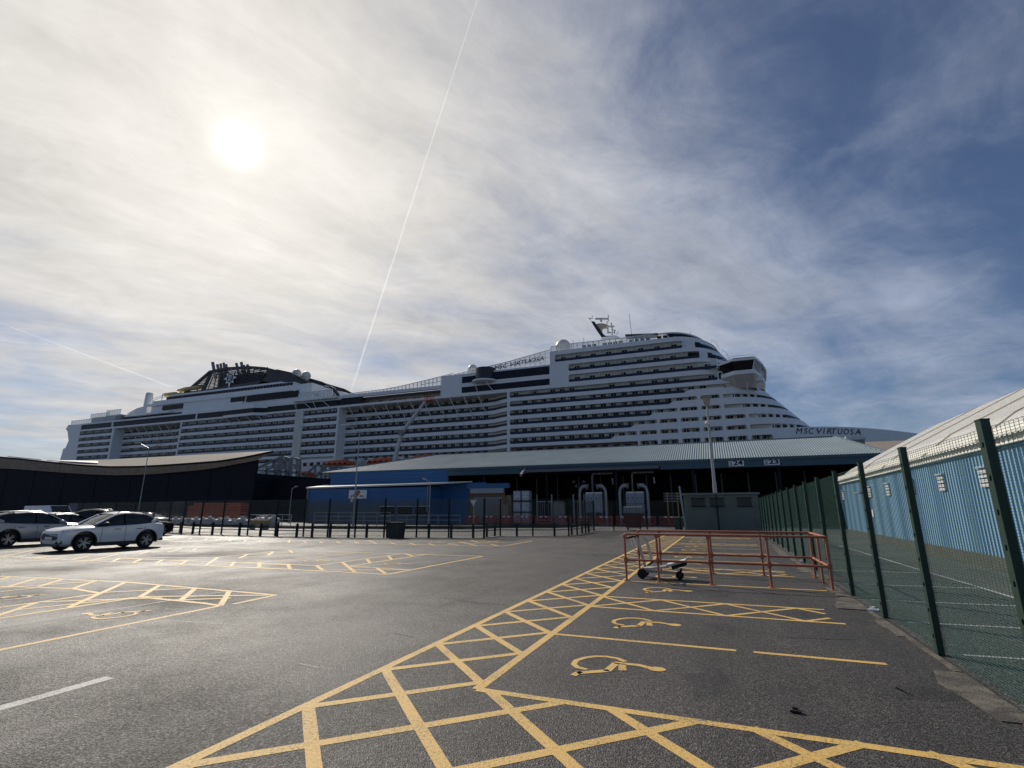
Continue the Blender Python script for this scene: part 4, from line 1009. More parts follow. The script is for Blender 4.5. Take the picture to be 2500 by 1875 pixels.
# ================================================================== BOOM LIFT
t = thing('boom_lift', 'tall white telescopic boom lift reaching an orange basket up to the ship', 'lift', (-88, 125, 0))
a, b_, c = onY(*R2(1205,1100), 125), onY(*R2(1283,800), 125), onY(*R2(1510,500), 125)
base_ = Vector((a.x-1.2, 125, 1.2))
mb = MB(); mb.bar(base_, a+(b_-a)*.3, 1.25, 1.0); mb.bar(a+(b_-a)*.3, b_, .95, .8); P('lower_boom', mb, m_white, t)
mb = MB(); mb.bar(b_, b_+(c-b_)*.55, .9, .75); mb.bar(b_+(c-b_)*.55, c, .6, .55); P('upper_boom', mb, m_white, t)
mb = MB(); mb.box(b_.x-.7, b_.x+.7, 124.4, 125.6, b_.z-.8, b_.z+.8); P('knuckle', mb, m_grey, t)
mb = MB(); e = c+Vector((1, 0, 0))
for q in (0, .55, 1.1): 
    mb.tube([(e.x-1,124.3,e.z+q),(e.x+1.2,124.3,e.z+q),(e.x+1.2,125.7,e.z+q),(e.x-1,125.7,e.z+q),(e.x-1,124.3,e.z+q)], .06, 5)
for x in (-1, .1, 1.2):
    for y in (124.3, 125.7): mb.tube([(e.x+x, y, e.z), (e.x+x, y, e.z+1.1)], .05, 5)
mb.box(e.x-1, e.x+1.2, 124.3, 125.7, e.z-.1, e.z); P('basket', mb, m_orange, t)
mb = MB(); mb.box(-90.5, -85.5, 123.5, 126.5, .6, 2.0); P('chassis', mb, m_yelm, t)
for x in (-89.6, -86.4):
    for y in (123.3, 126.7): mb = MB(); mb.lathe([(.6, -.2), (.6, .2)], (x, y, .6), 'y', 14); P('wheel', mb, m_rub, t)

# ================================================================== STEEL SHED
YE = 60.0; YRG = 68.0
shed = thing('cargo_shed', 'long open fronted steel shed with a ribbed teal roof and dark interior', 'shed', (-10, YE, 0))
xl, xr = -55.0, 15.75; ze = 7.12
rl, rr = onY(1068, 1112, YRG), onY(2035, 1064.5, YRG)
zr = (rl.z+rr.z)/2
def ribbed(mb, x0, x1, f_lo, f_hi, step=0.25, amp=0.045):
    """corrugated sheet: f_lo(x), f_hi(x) give the eave and ridge points"""
    n_ = int((x1-x0)/step)
    for i in range(n_):
        a = x0+(x1-x0)*i/n_; w_ = (x1-x0)/n_; vs = []
        for fx, dz_ in ((0, 0), (.45, 0), (.6, amp), (.85, amp), (1, 0)):
            x = a+w_*fx; p, q_ = f_lo(x), f_hi(x); vs += [(p[0], p[1], p[2]+dz_), (q_[0], q_[1], q_[2]+dz_)]
        mb.add(vs, [(2*j, 2*j+2, 2*j+3, 2*j+1) for j in range(4)])
def hi(x):
    if x < rl.x: t_ = (x-xl)/(rl.x-xl); return (x, YE+(YRG-YE)*t_, ze+(zr-ze)*t_)
    if x > rr.x: t_ = (xr-x)/(xr-rr.x); return (x, YE+(YRG-YE)*t_, ze+(zr-ze)*t_)
    return (x, YRG, zr)
mb = MB(); ribbed(mb, xl, xr, lambda x: (x, YE-.3, ze-.08), hi); P('roof_sheet', mb, m_roof, shed)
mb = MB(); mb.add([(rl.x, YRG, zr), (rr.x, YRG, zr), (xr, YE+16.5, ze), (xl, YE+16.5, ze), (xr, YE-.3, ze-.08), (xl, YE-.3, ze-.08)], [(0,1,2,3), (1,4,2), (0,3,5)]); P('rear_roof', mb, m_roof, shed)
mb = MB(); mb.bar(rl+Vector((0,0,.05)), (rr.x, YRG, zr+.05), .35, .12); P('ridge_cap', mb, m_roof, shed)
mb = MB(); mb.bar((rr.x, YRG, zr+.05), (xr, YE-.3, ze), .4, .12); mb.bar((rl.x, YRG, zr+.05), (xl, YE-.3, ze), .3, .1); P('hip_cap', mb, m_roof, shed)
mb = MB()
n_ = int((xr+33.2)/.3)
for i in range(n_):
    a = -33.2+i*.3; z0 = 6.06
    if -22 < a < -6: z0 = 6.45
    mb.box(a, a+.2, YE-.36, YE-.30, z0, ze-.35); mb.box(a+.2, a+.3, YE-.33, YE-.30, z0, ze-.35)
P('fascia_cladding', mb, m_fasc, shed)
mb = MB(); mb.box(-33.2, xr+.1, YE-.5, YE-.25, ze-.36, ze-.12); P('gutter', mb, m_fasc, shed)
mb = MB(); mb.box(-22, -6, YE-.9, YE-.3, 6.15, 6.45); P('canopy_rail', mb, mat('grey_canopy', (0.13, 0.13, 0.16), .6), shed)
mb = MB(); mb.bar((-22.1, YE-1.9, 5.75), (-22.1, YE-.3, 6.6), .25, .3); P('canopy_bracket', mb, m_grey, shed)
mb = MB(); mb.box(xr, xr+.1, YE-.3, YE+16.5, 6.06, ze-.1); P('end_fascia', mb, m_fasc, shed)
mb = MB(); mb.box(-33, xr, YE+16, YE+16.3, 0, ze); P('back_wall', mb, m_inshade, shed)
mb = MB(); mb.box(-33, xr, YE-.2, YE+16, 6.0, 6.06); P('ceiling_lining', mb, m_inshade, shed)
mb = MB(); mb.box(-33.2, -32.9, YE, YE+16.2, 0, 6.5); mb.box(xr-.2, xr, YE+1, YE+16.2, 0, 6.5); P('end_wall', mb, m_inshade, shed)
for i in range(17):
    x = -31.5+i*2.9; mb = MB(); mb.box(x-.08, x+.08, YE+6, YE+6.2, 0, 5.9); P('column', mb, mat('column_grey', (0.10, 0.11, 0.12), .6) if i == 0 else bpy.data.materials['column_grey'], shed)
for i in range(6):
    x = -28+i*8.5; mb = MB(); mb.box(x-.15, x+.15, YE+.1, YE+.4, 0, 6); P('front_column', mb, m_inshade, shed)
for x in (-20.5, -17.6, -19.8, -16.8, 10.8): 
    pass
for (u, v) in ((925,290),(1015,290),(948,330),(1040,325)):
    p = onY(*R7(u, v), 62); mb = MB(); mb.lathe([(.3, 0), (.16, .15), (.08, .3)], (p.x, 62, p.z), 'z', 10); P('pendant_lamp', mb, m_grey, shed)
# bay number plates
for (u0, u1, v0, v1, txt) in ((1042,1153,68,122,'24'), (1315,1428,60,113,'23')):
    a = onY(1450+u0*.31646, 1100+v1*.31646, YE-.4); b_ = onY(1450+u1*.31646, 1100+v0*.31646, YE-.4); xm = b_.x-a.x; h_ = 1.02; zb_ = 5.98 if txt == '24' else 5.98
    zb_ = a.z; h_ = b_.z-a.z
    tt = thing('bay_sign', ('white sign reading BAY 24 on the teal fascia, nearer the floodlight column' if txt == '24' else 'white sign reading BAY 23, nearer the mesh fence end of the teal fascia'), 'sign', (a.x, YE-.4, zb_), 0, 'bay number signs on the shed')
    mb = MB(); mb.box(a.x, b_.x, YE-.44, YE-.38, zb_, zb_+h_); P('plate', mb, m_sign, tt)
    lettering('number', txt, (a.x+xm*.30, YE-.44, zb_+h_*.16), (a.x+xm*.93, YE-.44, zb_+h_*.16), h_*.70, mat('sign_violet', (.012, .008, .07), .8, spec=.1) if txt == '24' else bpy.data.materials['sign_violet'], tt, bold=.03, lift=.02)
    me = text_mesh('BAY', 1, 0, .01, .01); xs2 = [v.co.x for v in me.vertices]; ys2 = [v.co.y for v in me.vertices]
    k1 = h_*.8/(max(xs2)-min(xs2)); k2 = xm*.2/(max(ys2)-min(ys2))
    for v in me.vertices: v.co = Vector((a.x+xm*.25-(v.co.y-min(ys2))*k2, YE-.455, zb_+h_*.1+(v.co.x-min(xs2))*k1)) - tt.location
    me.materials.clear(); me.materials.append(bpy.data.materials['sign_violet']); o = link('word', me, tt); o['label'] = 'small upright word BAY'
# shed behind on the right
t = thing('distant_shed', 'low beige roofed shed beyond the end of the teal roof, under the bow', 'shed', (24, 100, 0))
mb = MB(); a = onY(*R5(870,605), 95); b_ = onY(*R5(1250,595), 95)
mb.prism([(a.x-6, 95, b_.z), (b_.x+20, 95, b_.z), (b_.x+20, 85, b_.z-3.0), (a.x-6, 85, b_.z-3.0)], (0, 0, -.15)); P('roof', mb, m_beige, t)
mb = MB(); mb.box(a.x-6, b_.x+20, 85.2, 104, 0, b_.z-3.1); P('wall', mb, m_brown, t)
t = thing('roof_ventilator', 'small white ventilator on the hip end of the teal shed roof', 'ventilator', tuple(onY(*R5(810,582), 66.5)))
mb = MB(); mb.box(-.95, .95, -.3, .3, -.15, .25); P('cowl', mb, m_white, t, local=True); mb = MB(); mb.box(-.8, .8, -.2, .2, -.6, -.15); P('upstand', mb, m_grey, t, local=True)

# ================================================================== BLUE BUILDING
blue = thing('blue_office', 'bright blue clad two level building with pale roof edge left of the shed', 'building', (-45, 58, 0))
def clad(mb, x0, x1, y, z0, z1, step=.5):   # horizontal plank cladding with real shadow gaps
    z = z0
    while z < z1-.01:
        zz = min(z+step, z1); mb.box(x0, x1, y, y+.12, z+.012, zz-.012); z = zz
for i in range(5):
    mb = MB(); z = 4.4+i*.49; mb.box(-52.5, -33.05, YE-.1, YE, z+.012, z+.478); P('cladding_panel', mb, m_blue, blue)
mb = MB(); mb.box(-52.45, -33.1, YE, YE+8, 4.3, 6.85); mb.box(-52.7, -33.0, YE-.2, YE+8, 6.85, 7.0); P('upper_block', mb, m_blue, blue)
YB = 56.0
for i in range(8):
    z = .0+i*.56; mb = MB(); mb.box(-52.75, -33.8, YB-.1, YB, z+.012, z+.548); P('cladding_panel', mb, m_blue, blue)
mb = MB(); mb.box(-52.7, -33.85, YB, YE+4, 0, 4.5); P('lower_block', mb, m_blue, blue)
mb = MB(); mb.add([(-53.0, YB-.25, 4.55), (-33.3, YB-.25, 4.75), (-29.5, YE-.12, 5.15), (-53.0, YE-.12, 5.05), (-53.0, YB-.25, 4.75), (-33.3, YB-.25, 4.95), (-29.5, YE-.12, 5.3), (-53.0, YE-.12, 5.25)],
                  [(4,5,6,7), (0,1,5,4), (1,2,6,5), (3,2,1,0), (3,0,4,7)]); P('lean_to_roof', mb, m_white, blue)
mb = MB(); mb.tube([(-33.6, YB-.2, 4.6), (-33.6, YB-.2, 1.6), (-33.2, YB-.2, 1.2), (-33.2, YB-.2, 0)], .1, 6); mb.tube([(-52.6, YB-.25, 4.5), (-52.6, YB-.25, 0)], .1, 6); P('downpipe', mb, m_grey, blue)
mb = MB(); mb.box(-33.8, -27.5, YE-.15, YE-.05, 0, 5.1); P('side_wall', mb, m_blue, blue)
mb = MB(); mb.box(-52.7, -33.9, YB-.14, YB-.1, 0, 2.6); P('veiled_base', mb, mat('mesh_veil_tint', (.07,.11,.15), .6, 0, .15, 1), blue)  # foot of the blue wall greyed: the mesh fence's veil painted into its colour
for i in range(3):
    x = -40.5+i*2.6; mb = MB(); mb.box(x, x+2.1, YB-.2, YB-.14, 1.1, 2.1); w_ = P('window', mb, m_glass, blue)
    mb = MB(); mb.box(x-.06, x+2.16, YB-.23, YB-.2, 2.1, 2.18); mb.box(x-.06, x+2.16, YB-.23, YB-.2, 1.02, 1.1); f_ = P('frame', mb, m_white, w_, org=blue.location)
mb = MB(); mb.box(-29.0, -28.9, YE-1.2, YE-1.1, 0, 3.1); 
door = thing('loading_door', 'grey roller door in a brown frame beside the blue wall', 'door', (-26.6, YE-1, 0))
mb = MB(); mb.box(-28.9, -24.9, YE-1.0, YE-.9, 0, 3.3); P('shutter', mb, m_grey, door)
mb = MB(); mb.box(-29.3, -28.9, YE-1.1, YE-.9, 0, 3.7); mb.box(-24.9, -24.5, YE-1.1, YE-.9, 0, 3.7); mb.box(-29.3, -24.5, YE-1.12, YE-.9, 3.35, 3.7); P('frame', mb, mat('brown_frame', (.2, .11, .05), .7), door)
mb = MB(); mb.box(-29.2, -24.6, YE-1.3, YE-.9, 3.7, 4.3); P('shutter_box', mb, m_steel, door)
mb = MB(); mb.box(-29.7, -23.9, YE-1.2, YE-.88, 4.3, 4.9); P('canopy', mb, m_blue, door)
# company sign
a, b_ = onY(*R6(610,553), YB-.2), onY(*R6(790,467), YB-.2)
sg = thing('company_sign', 'white company sign with an orange emblem on the blue wall', 'sign', tuple(a))
mb = MB(); mb.box(a.x, b_.x, YB-.26, YB-.18, a.z, b_.z); P('board', mb, m_sign, sg)
H_ = b_.z-a.z; W_ = b_.x-a.x
mb = MB(); cx_, cz_ = a.x+W_*.50, a.z+H_*.70
mb.prism([(cx_+.42*q[0], YB-.29, cz_+.42*q[1]) for q in ((0,-1.1),(.6,-.5),(.95,.2),(.7,.6),(.1,.7),(-.5,.6),(-.8,.1),(-.5,-.6))], (0, .03, 0)); P('emblem', mb, mat('sign_orange', (.35, .07, .02), .5), sg)
mb = MB(); mb.prism([(cx_+.3*q[0], YB-.31, cz_+.3*q[1]) for q in ((.1,-.8),(.3,0),(.0,.8),(-.15,.1))], (0, .02, 0)); P('emblem_highlight', mb, mat('sign_peach', (.55, .35, .25), .5), sg)
lettering('word', 'Roa', (a.x+W_*.12, YB-.26, a.z+H_*.22), (a.x+W_*.30, YB-.26, a.z+H_*.22), H_*.17, m_ink, sg, bold=.03, lift=.02)
lettering('word', 'ding', (a.x+W_*.62, YB-.26, a.z+H_*.18), (a.x+W_*.86, YB-.26, a.z+H_*.18), H_*.2, m_ink, sg, bold=.03, lift=.02)

# ================================================================== TERMINAL WITH CURVED ROOF
term = thing('terminal_building', 'dark terminal building with a sweeping curved roof and timber coloured edge', 'building', (-100, 64, 0))
edge = [(0,110),(150,122),(400,150),(620,172),(850,185),(1080,182),(1300,170),(1500,156),(1700,140),(1900,108),(2110,65)]
lowe = [(0,200),(150,208),(330,222),(500,235),(700,247),(900,255),(1060,252),(1200,245),(1400,229),(1600,210),(1790,178),(1985,141)]
E_ = [onY(*R8(*q), 58) for q in edge]
E0 = E_[0]; E_ = [Vector((E0.x-45, 58, E0.z+3.5)), Vector((E0.x-20, 58, E0.z+1.5))]+E_
Lw = [onY(*R8(*q), 58.4) for q in lowe]; L0 = Lw[0]
Lw = [Vector((L0.x-45, 58.4, L0.z+3.3)), Vector((L0.x-20, 58.4, L0.z+1.4))]+Lw
def interp(pl, x):
    for a, b_ in zip(pl, pl[1:]):
        if a.x <= x <= b_.x: return a.z+(b_.z-a.z)*(x-a.x)/(b_.x-a.x)
    return pl[0].z if x < pl[0].x else pl[-1].z
xs3 = [E_[0].x+(E_[-1].x-E_[0].x)*i/60 for i in range(61)]
# top sheet rises from the near curved edge to the straight far edge
tl, tr_ = onY(*R8(480,150), 92), onY(*R8(2112,64), 60)
far_l = onY(*R8(470,152), 95)
vs = []
NY = 10
for i, x in enumerate(xs3):
    t_ = i/60; zf = interp(E_, x); xf = x + (1-t_)*(-2)
    yb = 58+38*(1-t_)+2*t_
    # the point on the far edge seen on the line (480,150)-(2112,64)
    px0 = R8(0, 175); px1 = R8(2112, 64)
    for j in range(NY+1):
        s_ = j/NY; y = 58+(yb-58)*s_; zz = zf
        xx = x*(y/58)
        # height needed to reach the far line at that bearing
        uu = 0
        vs.append([xx, y, zf, s_, t_])
grid = []
for i, x in enumerate(xs3):
    t_ = i/60; yb = vs[i*(NY+1)+NY][1]
    # bearing in the photo of this edge point
    d_ = Vector((x, 58, 0)); 
    zf = interp(E_, x)
    v_ = Vector((x, 58, zf-HC)); dd = v_.dot(CF); u_px = 1250+FPX*v_.dot(CR)/dd
    y_line = 1080+(.31646)*(150+(64-150)*((u_px/.31646)-480)/(2112-480))
    y_line = min(y_line, 937.5-FPX*v_.dot(CU)/dd)
    far = onY(u_px, y_line, yb)
    for j in range(NY+1):
        s_ = j/NY; p0 = Vector((x, 58, zf)); q_ = p0.lerp(far, s_); grid.append((q_.x, q_.y, q_.z))
mb = MB(); mb.add(grid, [(i*(NY+1)+j, (i+1)*(NY+1)+j, (i+1)*(NY+1)+j+1, i*(NY+1)+j+1) for i in range(60) for j in range(NY)]); P('curved_roof', mb, m_troof, term, smooth=True)
for (ia, ib, ja, jb) in ((24, 30, .25, .5), (31, 39, .2, .55)):
    mb = MB(); q = []
    for i, s_ in ((ia, ja), (ib, ja), (ib, jb), (ia, jb)):
        a_, b2_ = Vector(grid[i*(NY+1)]), Vector(grid[i*(NY+1)+NY]); v_ = a_.lerp(b2_, s_)+Vector((0,0,.12)); q.append(v_)
    mb.prism(q, (0,0,.15)); P('rooflight', mb, m_skyl, term)
mb = MB(); vs = []
for x in xs3:
    z = interp(E_, x); vs += [(x, 57.96, z+.03), (x, 57.96, z-.28)]
mb.add(vs, [(2*i, 2*i+2, 2*i+3, 2*i+1) for i in range(60)]); P('roof_edge', mb, m_dark, term)
mb = MB(); vs = []
for x in xs3:
    z = interp(E_, x); x2 = min(x*58.4/58, Lw[-1].x+.01); vs += [(x, 58.02, z-.26), (x2, 58.1, min(interp(Lw, x2), z+.4))]
mb.add(vs, [(2*i, 2*i+2, 2*i+3, 2*i+1) for i in range(60)]); P('roof_soffit', mb, m_brown, term)
# wall as separate dark cladding panels
xw = [Lw[0].x+(Lw[-1].x-Lw[0].x)*i/24 for i in range(25)]
for i in range(24):
    a, b_ = xw[i], xw[i+1]; mb = MB(); off = .04*(i % 2)
    mb.add([(a+.03, 58.4-off, 0), (b_-.03, 58.4-off, 0), (b_-.03, 58.4-off, interp(Lw, b_)+.15), (a+.03, 58.4-off, interp(Lw, a)+.15), (a+.03, 58.72, 0), (b_-.03, 58.72, 0), (b_-.03, 58.72, interp(Lw, b_)), (a+.03, 58.72, interp(Lw, a))],
           [(0,1,2,3), (4,5,6,7), (0,3,7,4), (1,2,6,5)]); P('wall_panel', mb, m_dark, term)
mb = MB(); mb.box(Lw[0].x, Lw[-1].x-.2, 58.75, 90, 0, 7.2); P('core_wall', mb, m_dark, term)
mb = MB(); mb.box(-70.0, -52.9, 62, 85, 0, 6.35); P('low_wing', mb, m_dark, term)
# steel gangway frames standing behind
def frame(name, label, segs, y, w_=.35, m=m_steel):
    a = onY(*segs[0][0], y); t = thing(name, label, 'gangway frame', (a.x, y, 0))
    for s_ in segs:
        mb = MB(); p, q = onY(*s_[0], y), onY(*s_[1], y)
        mb.bar(p, q, w_); P('beam', mb, m, t)
        mb = MB(); mb.bar(p+Vector((0,3,0)), q+Vector((0,3,0)), w_); P('beam', mb, m, t)
    return t
T = lambda *a: RT(*a)
frame('steel_gangway', 'arched grey steel passenger gangway frame above the dark low wing', [(T(*a), T(*b)) for a, b in
      (((200,470),(620,270)), ((620,270),(690,262)), ((690,262),(790,290)), ((790,290),(780,650)), ((380,420),(370,650)), ((530,330),(520,650)), ((640,290),(620,650)), ((735,280),(730,640)), ((600,300),(590,520)),
       ((200,505),(640,525)), ((470,370),(520,340)), ((460,470),(530,330)), ((640,525),(780,520)), ((780,560),(850,655)), ((200,480),(200,505)))], 84, .38, m_grey)
frame('steel_gangway', 'low grey steel bridge frame with posts left of the blue building', [(T(*a), T(*b)) for a, b in
      (((1250,415),(1530,430)), ((1530,430),(1990,470)), ((1250,415),(1240,650)), ((1370,415),(1360,650)), ((1520,430),(1510,650)), ((1240,430),(1010,650)), ((1560,450),(1620,500)), ((1630,440),(1620,560)), ((1600,520),(1540,560)), ((1380,560),(1240,600)), ((1970,470),(1990,545)))], 82, .34, m_grey)

# ================================================================== RIGHT WAREHOUSE
wh = thing('blue_warehouse', 'blue corrugated warehouse with cream roof behind the green mesh fence', 'building', (8, 25, 0))
def wx(y): return 7.05+(y+0)*.0268
y0w, y1w = -8.0, 43.0
mb = MB(); n_ = int((y1w-y0w)/.24)
for i in range(n_):
    a = y0w+i*.24; vs = []
    for f_, d_ in ((0, 0), (.4, 0), (.5, .045), (.9, .045), (1, 0)):
        y = a+.24*f_; vs += [(wx(y)-d_, y, .35), (wx(y)-d_, y, 3.86)]
    mb.add(vs, [(2*j, 2*j+2, 2*j+3, 2*j+1) for j in range(4)])
P('corrugated_wall', mb, m_wblue, wh)
mb = MB(); mb.prism([(wx(y0w)-.08, y0w, 0), (wx(y1w)-.08, y1w, 0), (wx(y1w)+3, y1w, 0), (wx(y0w)+3, y0w, 0)], (0,0,.36)); P('plinth', mb, mat('mossy_concrete', (.06,.06,.052), .9, 0, .4, 3, .5, 40, dirt=(.04,.05,.025), dscale=1.5), wh)
ev = (wx(y1w)-.25, 3.80)
r1_, r2_ = onY(*R5(860,800), 43), onY(*R5(1465,478), 43)
RX = [(wx(0)-.35, 3.62), (wx(0)-.30, 3.95), (10.3-1.1, 5.15), (r2_.x, r2_.z)]
# roof profile at the far gable
prof = [(wx(y1w)-.35, 3.62), (r1_.x-.7, r1_.z-.35), (r2_.x, r2_.z), (2*r2_.x-r1_.x, r1_.z)]
n_ = int((y1w-y0w)/.3); vs = []; 
mb = MB()
for i in range(n_):
    a = y0w+i*(y1w-y0w)/n_; st = (y1w-y0w)/n_; vs = []
    for f_, d_ in ((0, 0), (.55, 0), (.65, .04), (.9, .04), (1, 0)):
        y = a+st*f_; sh = wx(y)-wx(y1w)
        for (x, z) in prof: vs.append((x+sh, y, z+d_))
    mb.add(vs, [(4*j+k_, 4*j+4+k_, 4*j+5+k_, 4*j+1+k_) for j in range(4) for k_ in range(3)])
P('roof_sheet', mb, m_wcream, wh)
for y in (2, 6, 10.5, 15, 19, 24, 30, 36):    # lapped seams
    mb = MB(); sh = wx(y)-wx(y1w); p = [(x+sh, y, z+.06) for x, z in prof]
    for a, b_ in zip(p[:2], p[1:3]): mb.bar(a, b_, .14, .05)
    P('roof_seam', mb, mat('seam', (.50,.46,.40), .8) if y == 2 else bpy.data.materials['seam'], wh)
mb = MB(); mb.add([(prof[0][0]+.3, y1w-.1, 0), (prof[3][0], y1w-.1, 0)]+[(x, y1w-.1, z-.03) for x, z in prof[::-1]], [tuple(range(6))]); P('gable_wall', mb, m_wblue, wh)
mb = MB()
mb.bar((wx(y0w)-.12, y0w, 3.7), (wx(y1w)-.12, y1w, 3.7), .16, .5); P('eave_fascia', mb, m_wcream, wh)
def RG(u, v): return 2000+u*.52743, 1000+v*.52743
for (u, v) in ((121,408),(246,402),(333,400),(447,392),(590,388),(795,378)):
    d = ray(*RG(u, v)); lo = 8.0
    for _ in range(6): t_ = lo/d.x; lo = wx(d.y*t_)
    y, z = d.y*lo/d.x, HC+d.z*lo/d.x
    z = 2.62
    w_ = None
    for k_ in range(4):
        mb = MB(); mb.box(wx(y)-.12, wx(y)-.07, y-.27, y+.27, z-.24+k_*.135, z-.15+k_*.135)
        o = P('vent_slat', mb, m_white, wh)
    mb = MB(); mb.box(wx(y)-.16, wx(y)-.05, y-.31, y+.31, z+.33, z+.37); P('vent_hood', mb, m_white, wh)
mb = MB(); mb.box(wx(36)-.09, wx(36)-.03, 35.4, 36.6, .35, 2.5); P('side_door', mb, mat('door_blue', (.05,.16,.34), .5), wh)
mb = MB(); mb.box(wx(36)-.5, wx(36)-.04, 35.2, 36.9, 2.62, 2.70); P('door_canopy', mb, m_grey, wh)
mb = MB(); mb.box(wx(35)-.1, wx(35)-.07, 34.6, 34.9, 1.3, 1.7); P('door_notice', mb, m_sign, wh)

# ================================================================== FENCES
def mesh_panel(L_, H_, hs, vs_, r_, z0=0.05):
    """woven security mesh: every wire is real"""
    q = MB(); hw = r_
    n_ = int((H_-z0)/hs); 
    for i in range(n_+1):
        z = z0+i*(H_-z0)/n_; q.bar((0, 0, z), (L_, 0, z), hw, hw, caps=False)
    n_ = int(L_/vs_)
    for i in range(n_+1):
        x = i*L_/n_; q.bar((x, -.004, z0), (x, -.004, H_), hw, hw, caps=False)
    return q
FH = 2.50; SP = 2.38
f1 = thing('mesh_fence', 'tall dark green security mesh fence running along the right of the bays', 'fence', (2.34, 0, 0))
pm = mesh_panel(SP-.06, FH-.02, .026, .0762, .0033).mesh('mesh_panel', m_wire)
def postmesh(name, h, w1=.075, w2=.10, m=m_fgreen, clips=True):
    q = MB(); q.box(-w1/2, w1/2, -w2/2, w2/2, 0, h); q.box(-w1/2-.004, w1/2+.004, -w2/2-.004, w2/2+.004, h, h+.012)
    return q.mesh(name, m)
pmsh = postmesh('post', FH+.04, .07, .11, m_fgreen)
q = MB()
for i in range(8): q.box(-.046, -.033, -.02, .02, .2+i*.3, .24+i*.3)
clipm = q.mesh('clip', m_fgreen)
q = MB(); q.box(-.048, -.036, -.055, .055, 0, FH); clampm = q.mesh('clamp_bar', m_fgreen)
yp = 8.31
posts = [yp+SP*k_ for k_ in range(-4, 15)]
for i, y in enumerate(posts):
    x = 2.34+.008*(y-8)/1.0
    link('post', pmsh, f1, Vector((x, y, 0))-f1.location)
    link('clip', clipm, f1, Vector((x, y, 0))-f1.location)
    if i < len(posts)-1:
        o = link('mesh_panel', pm, f1, Vector((x+.045, y+.03, 0))-f1.location); o.rotation_euler = (0, 0, PI/2-.008)
def fence_run(name, label, pts, h, hs, vs_, r_, post_m, wire_m, sp=None, lab=None):
    t = thing(name, label, 'fence', (pts[0][0], pts[0][1], 0))
    pm2 = postmesh('post', h+.02, .09, .07, post_m)
    for i, p in enumerate(pts):
        link('post', pm2, t, Vector((p[0], p[1], 0))-t.location)
        if i < len(pts)-1:
            a, b_ = Vector((*p, 0)), Vector((*pts[i+1], 0)); d = b_-a
            me = mesh_panel(d.length-.06, h, hs, vs_, r_).mesh('mesh_panel', wire_m)
            o = link('mesh_panel', me, t, a+d.normalized()*.03-t.location); o.rotation_euler = (0, 0, math.atan2(d.y, d.x))
    return t
mid = [(-60,31.5),(-57,31.2),(-54,30.9),(-51,30.6),(-48,30.4),(-45,30.1),(-42,29.4),(-38.95,28.4),(-36.6,28.1),(-34.2,28.0),(-31.5,27.9),(-28.7,27.7),(-26.3,27.8),(-24.25,27.8),(-22.2,28.0),(-20.3,28.5),(-18.5,29.5),(-16.35,29.9),(-14.0,30.2)]
fence_run('mesh_fence', 'long dark mesh fence across the far side of the car park behind the low barrier', mid, 2.42, .032, .09, .0068, m_fdark, m_wire2)
fence_run('mesh_fence', 'dark mesh fence stepping back past the cardboard boxes', [(-14.0,30.25),(-14.05,32.95),(-11.9,33.5),(-9.6,34.2),(-9.5,36.0),(-9.55,38.7),(-9.95,43.2)], 2.42, .04, .1, .006, m_fdark, m_wire2)
fence_run('mesh_fence', 'dark mesh fence behind the red wheeled bin, ending at the green cabin', [(-9.95,43.3),(-8.5,44.3),(-5.75,44.3),(-3.15,44.9)], 2.42, .05, .12, .006, m_fdark, m_wire2)
# low crash barrier
bt = thing('crash_barrier', 'low dark green crash barrier on stubby posts in front of the mesh fence', 'barrier', (-28, 27.3, 0))
bpts = [(-50,29.6),(-41.6,29.3),(-39.4,28.6),(-37.2,28.0),(-34.5,27.5),(-31.6,27.3),(-29.4,27.1),(-27.9,27.1),(-26.1,27.0),(-25.0,27.2),(-23.7,27.4),(-22.55,27.8),(-21.35,28.1),(-19.9,28.4),(-17.4,29.2),(-15.95,29.5),(-14.75,30.2),(-14.3,31.3),(-14.3,32.6),(-12.9,33.1),(-10.5,33.9),(-9.75,35.5),(-9.75,38.4),(-9.6,39.9)]
for i, p in enumerate(bpts):
    mb = MB(); mb.prism([(-.055,-.07,0),(.055,-.07,0),(.055,.07,0),(-.055,.07,0)], (0,0,.80)); mb.prism([(-.055,-.07,.80),(.055,-.07,.80),(.0,-.07,.88)], (0,.14,0))
    me = mb.mesh('post', m_armco) if i == 0 else me; link('post', me, bt, Vector((p[0], p[1], 0))-bt.location)
    if i < len(bpts)-1:
        a, b_ = Vector((*p, 0)), Vector((*bpts[i+1], 0)); mb = MB()
        for z, hh, off in ((.62, .10, 0), (.70, .05, .03), (.54, .05, .03), (.40, .05, .0)):
            mb.bar(a+Vector((0, off+.1, z)), b_+Vector((0, off+.1, z)), .04, hh)
        P('rail_beam', mb, m_armco, bt)

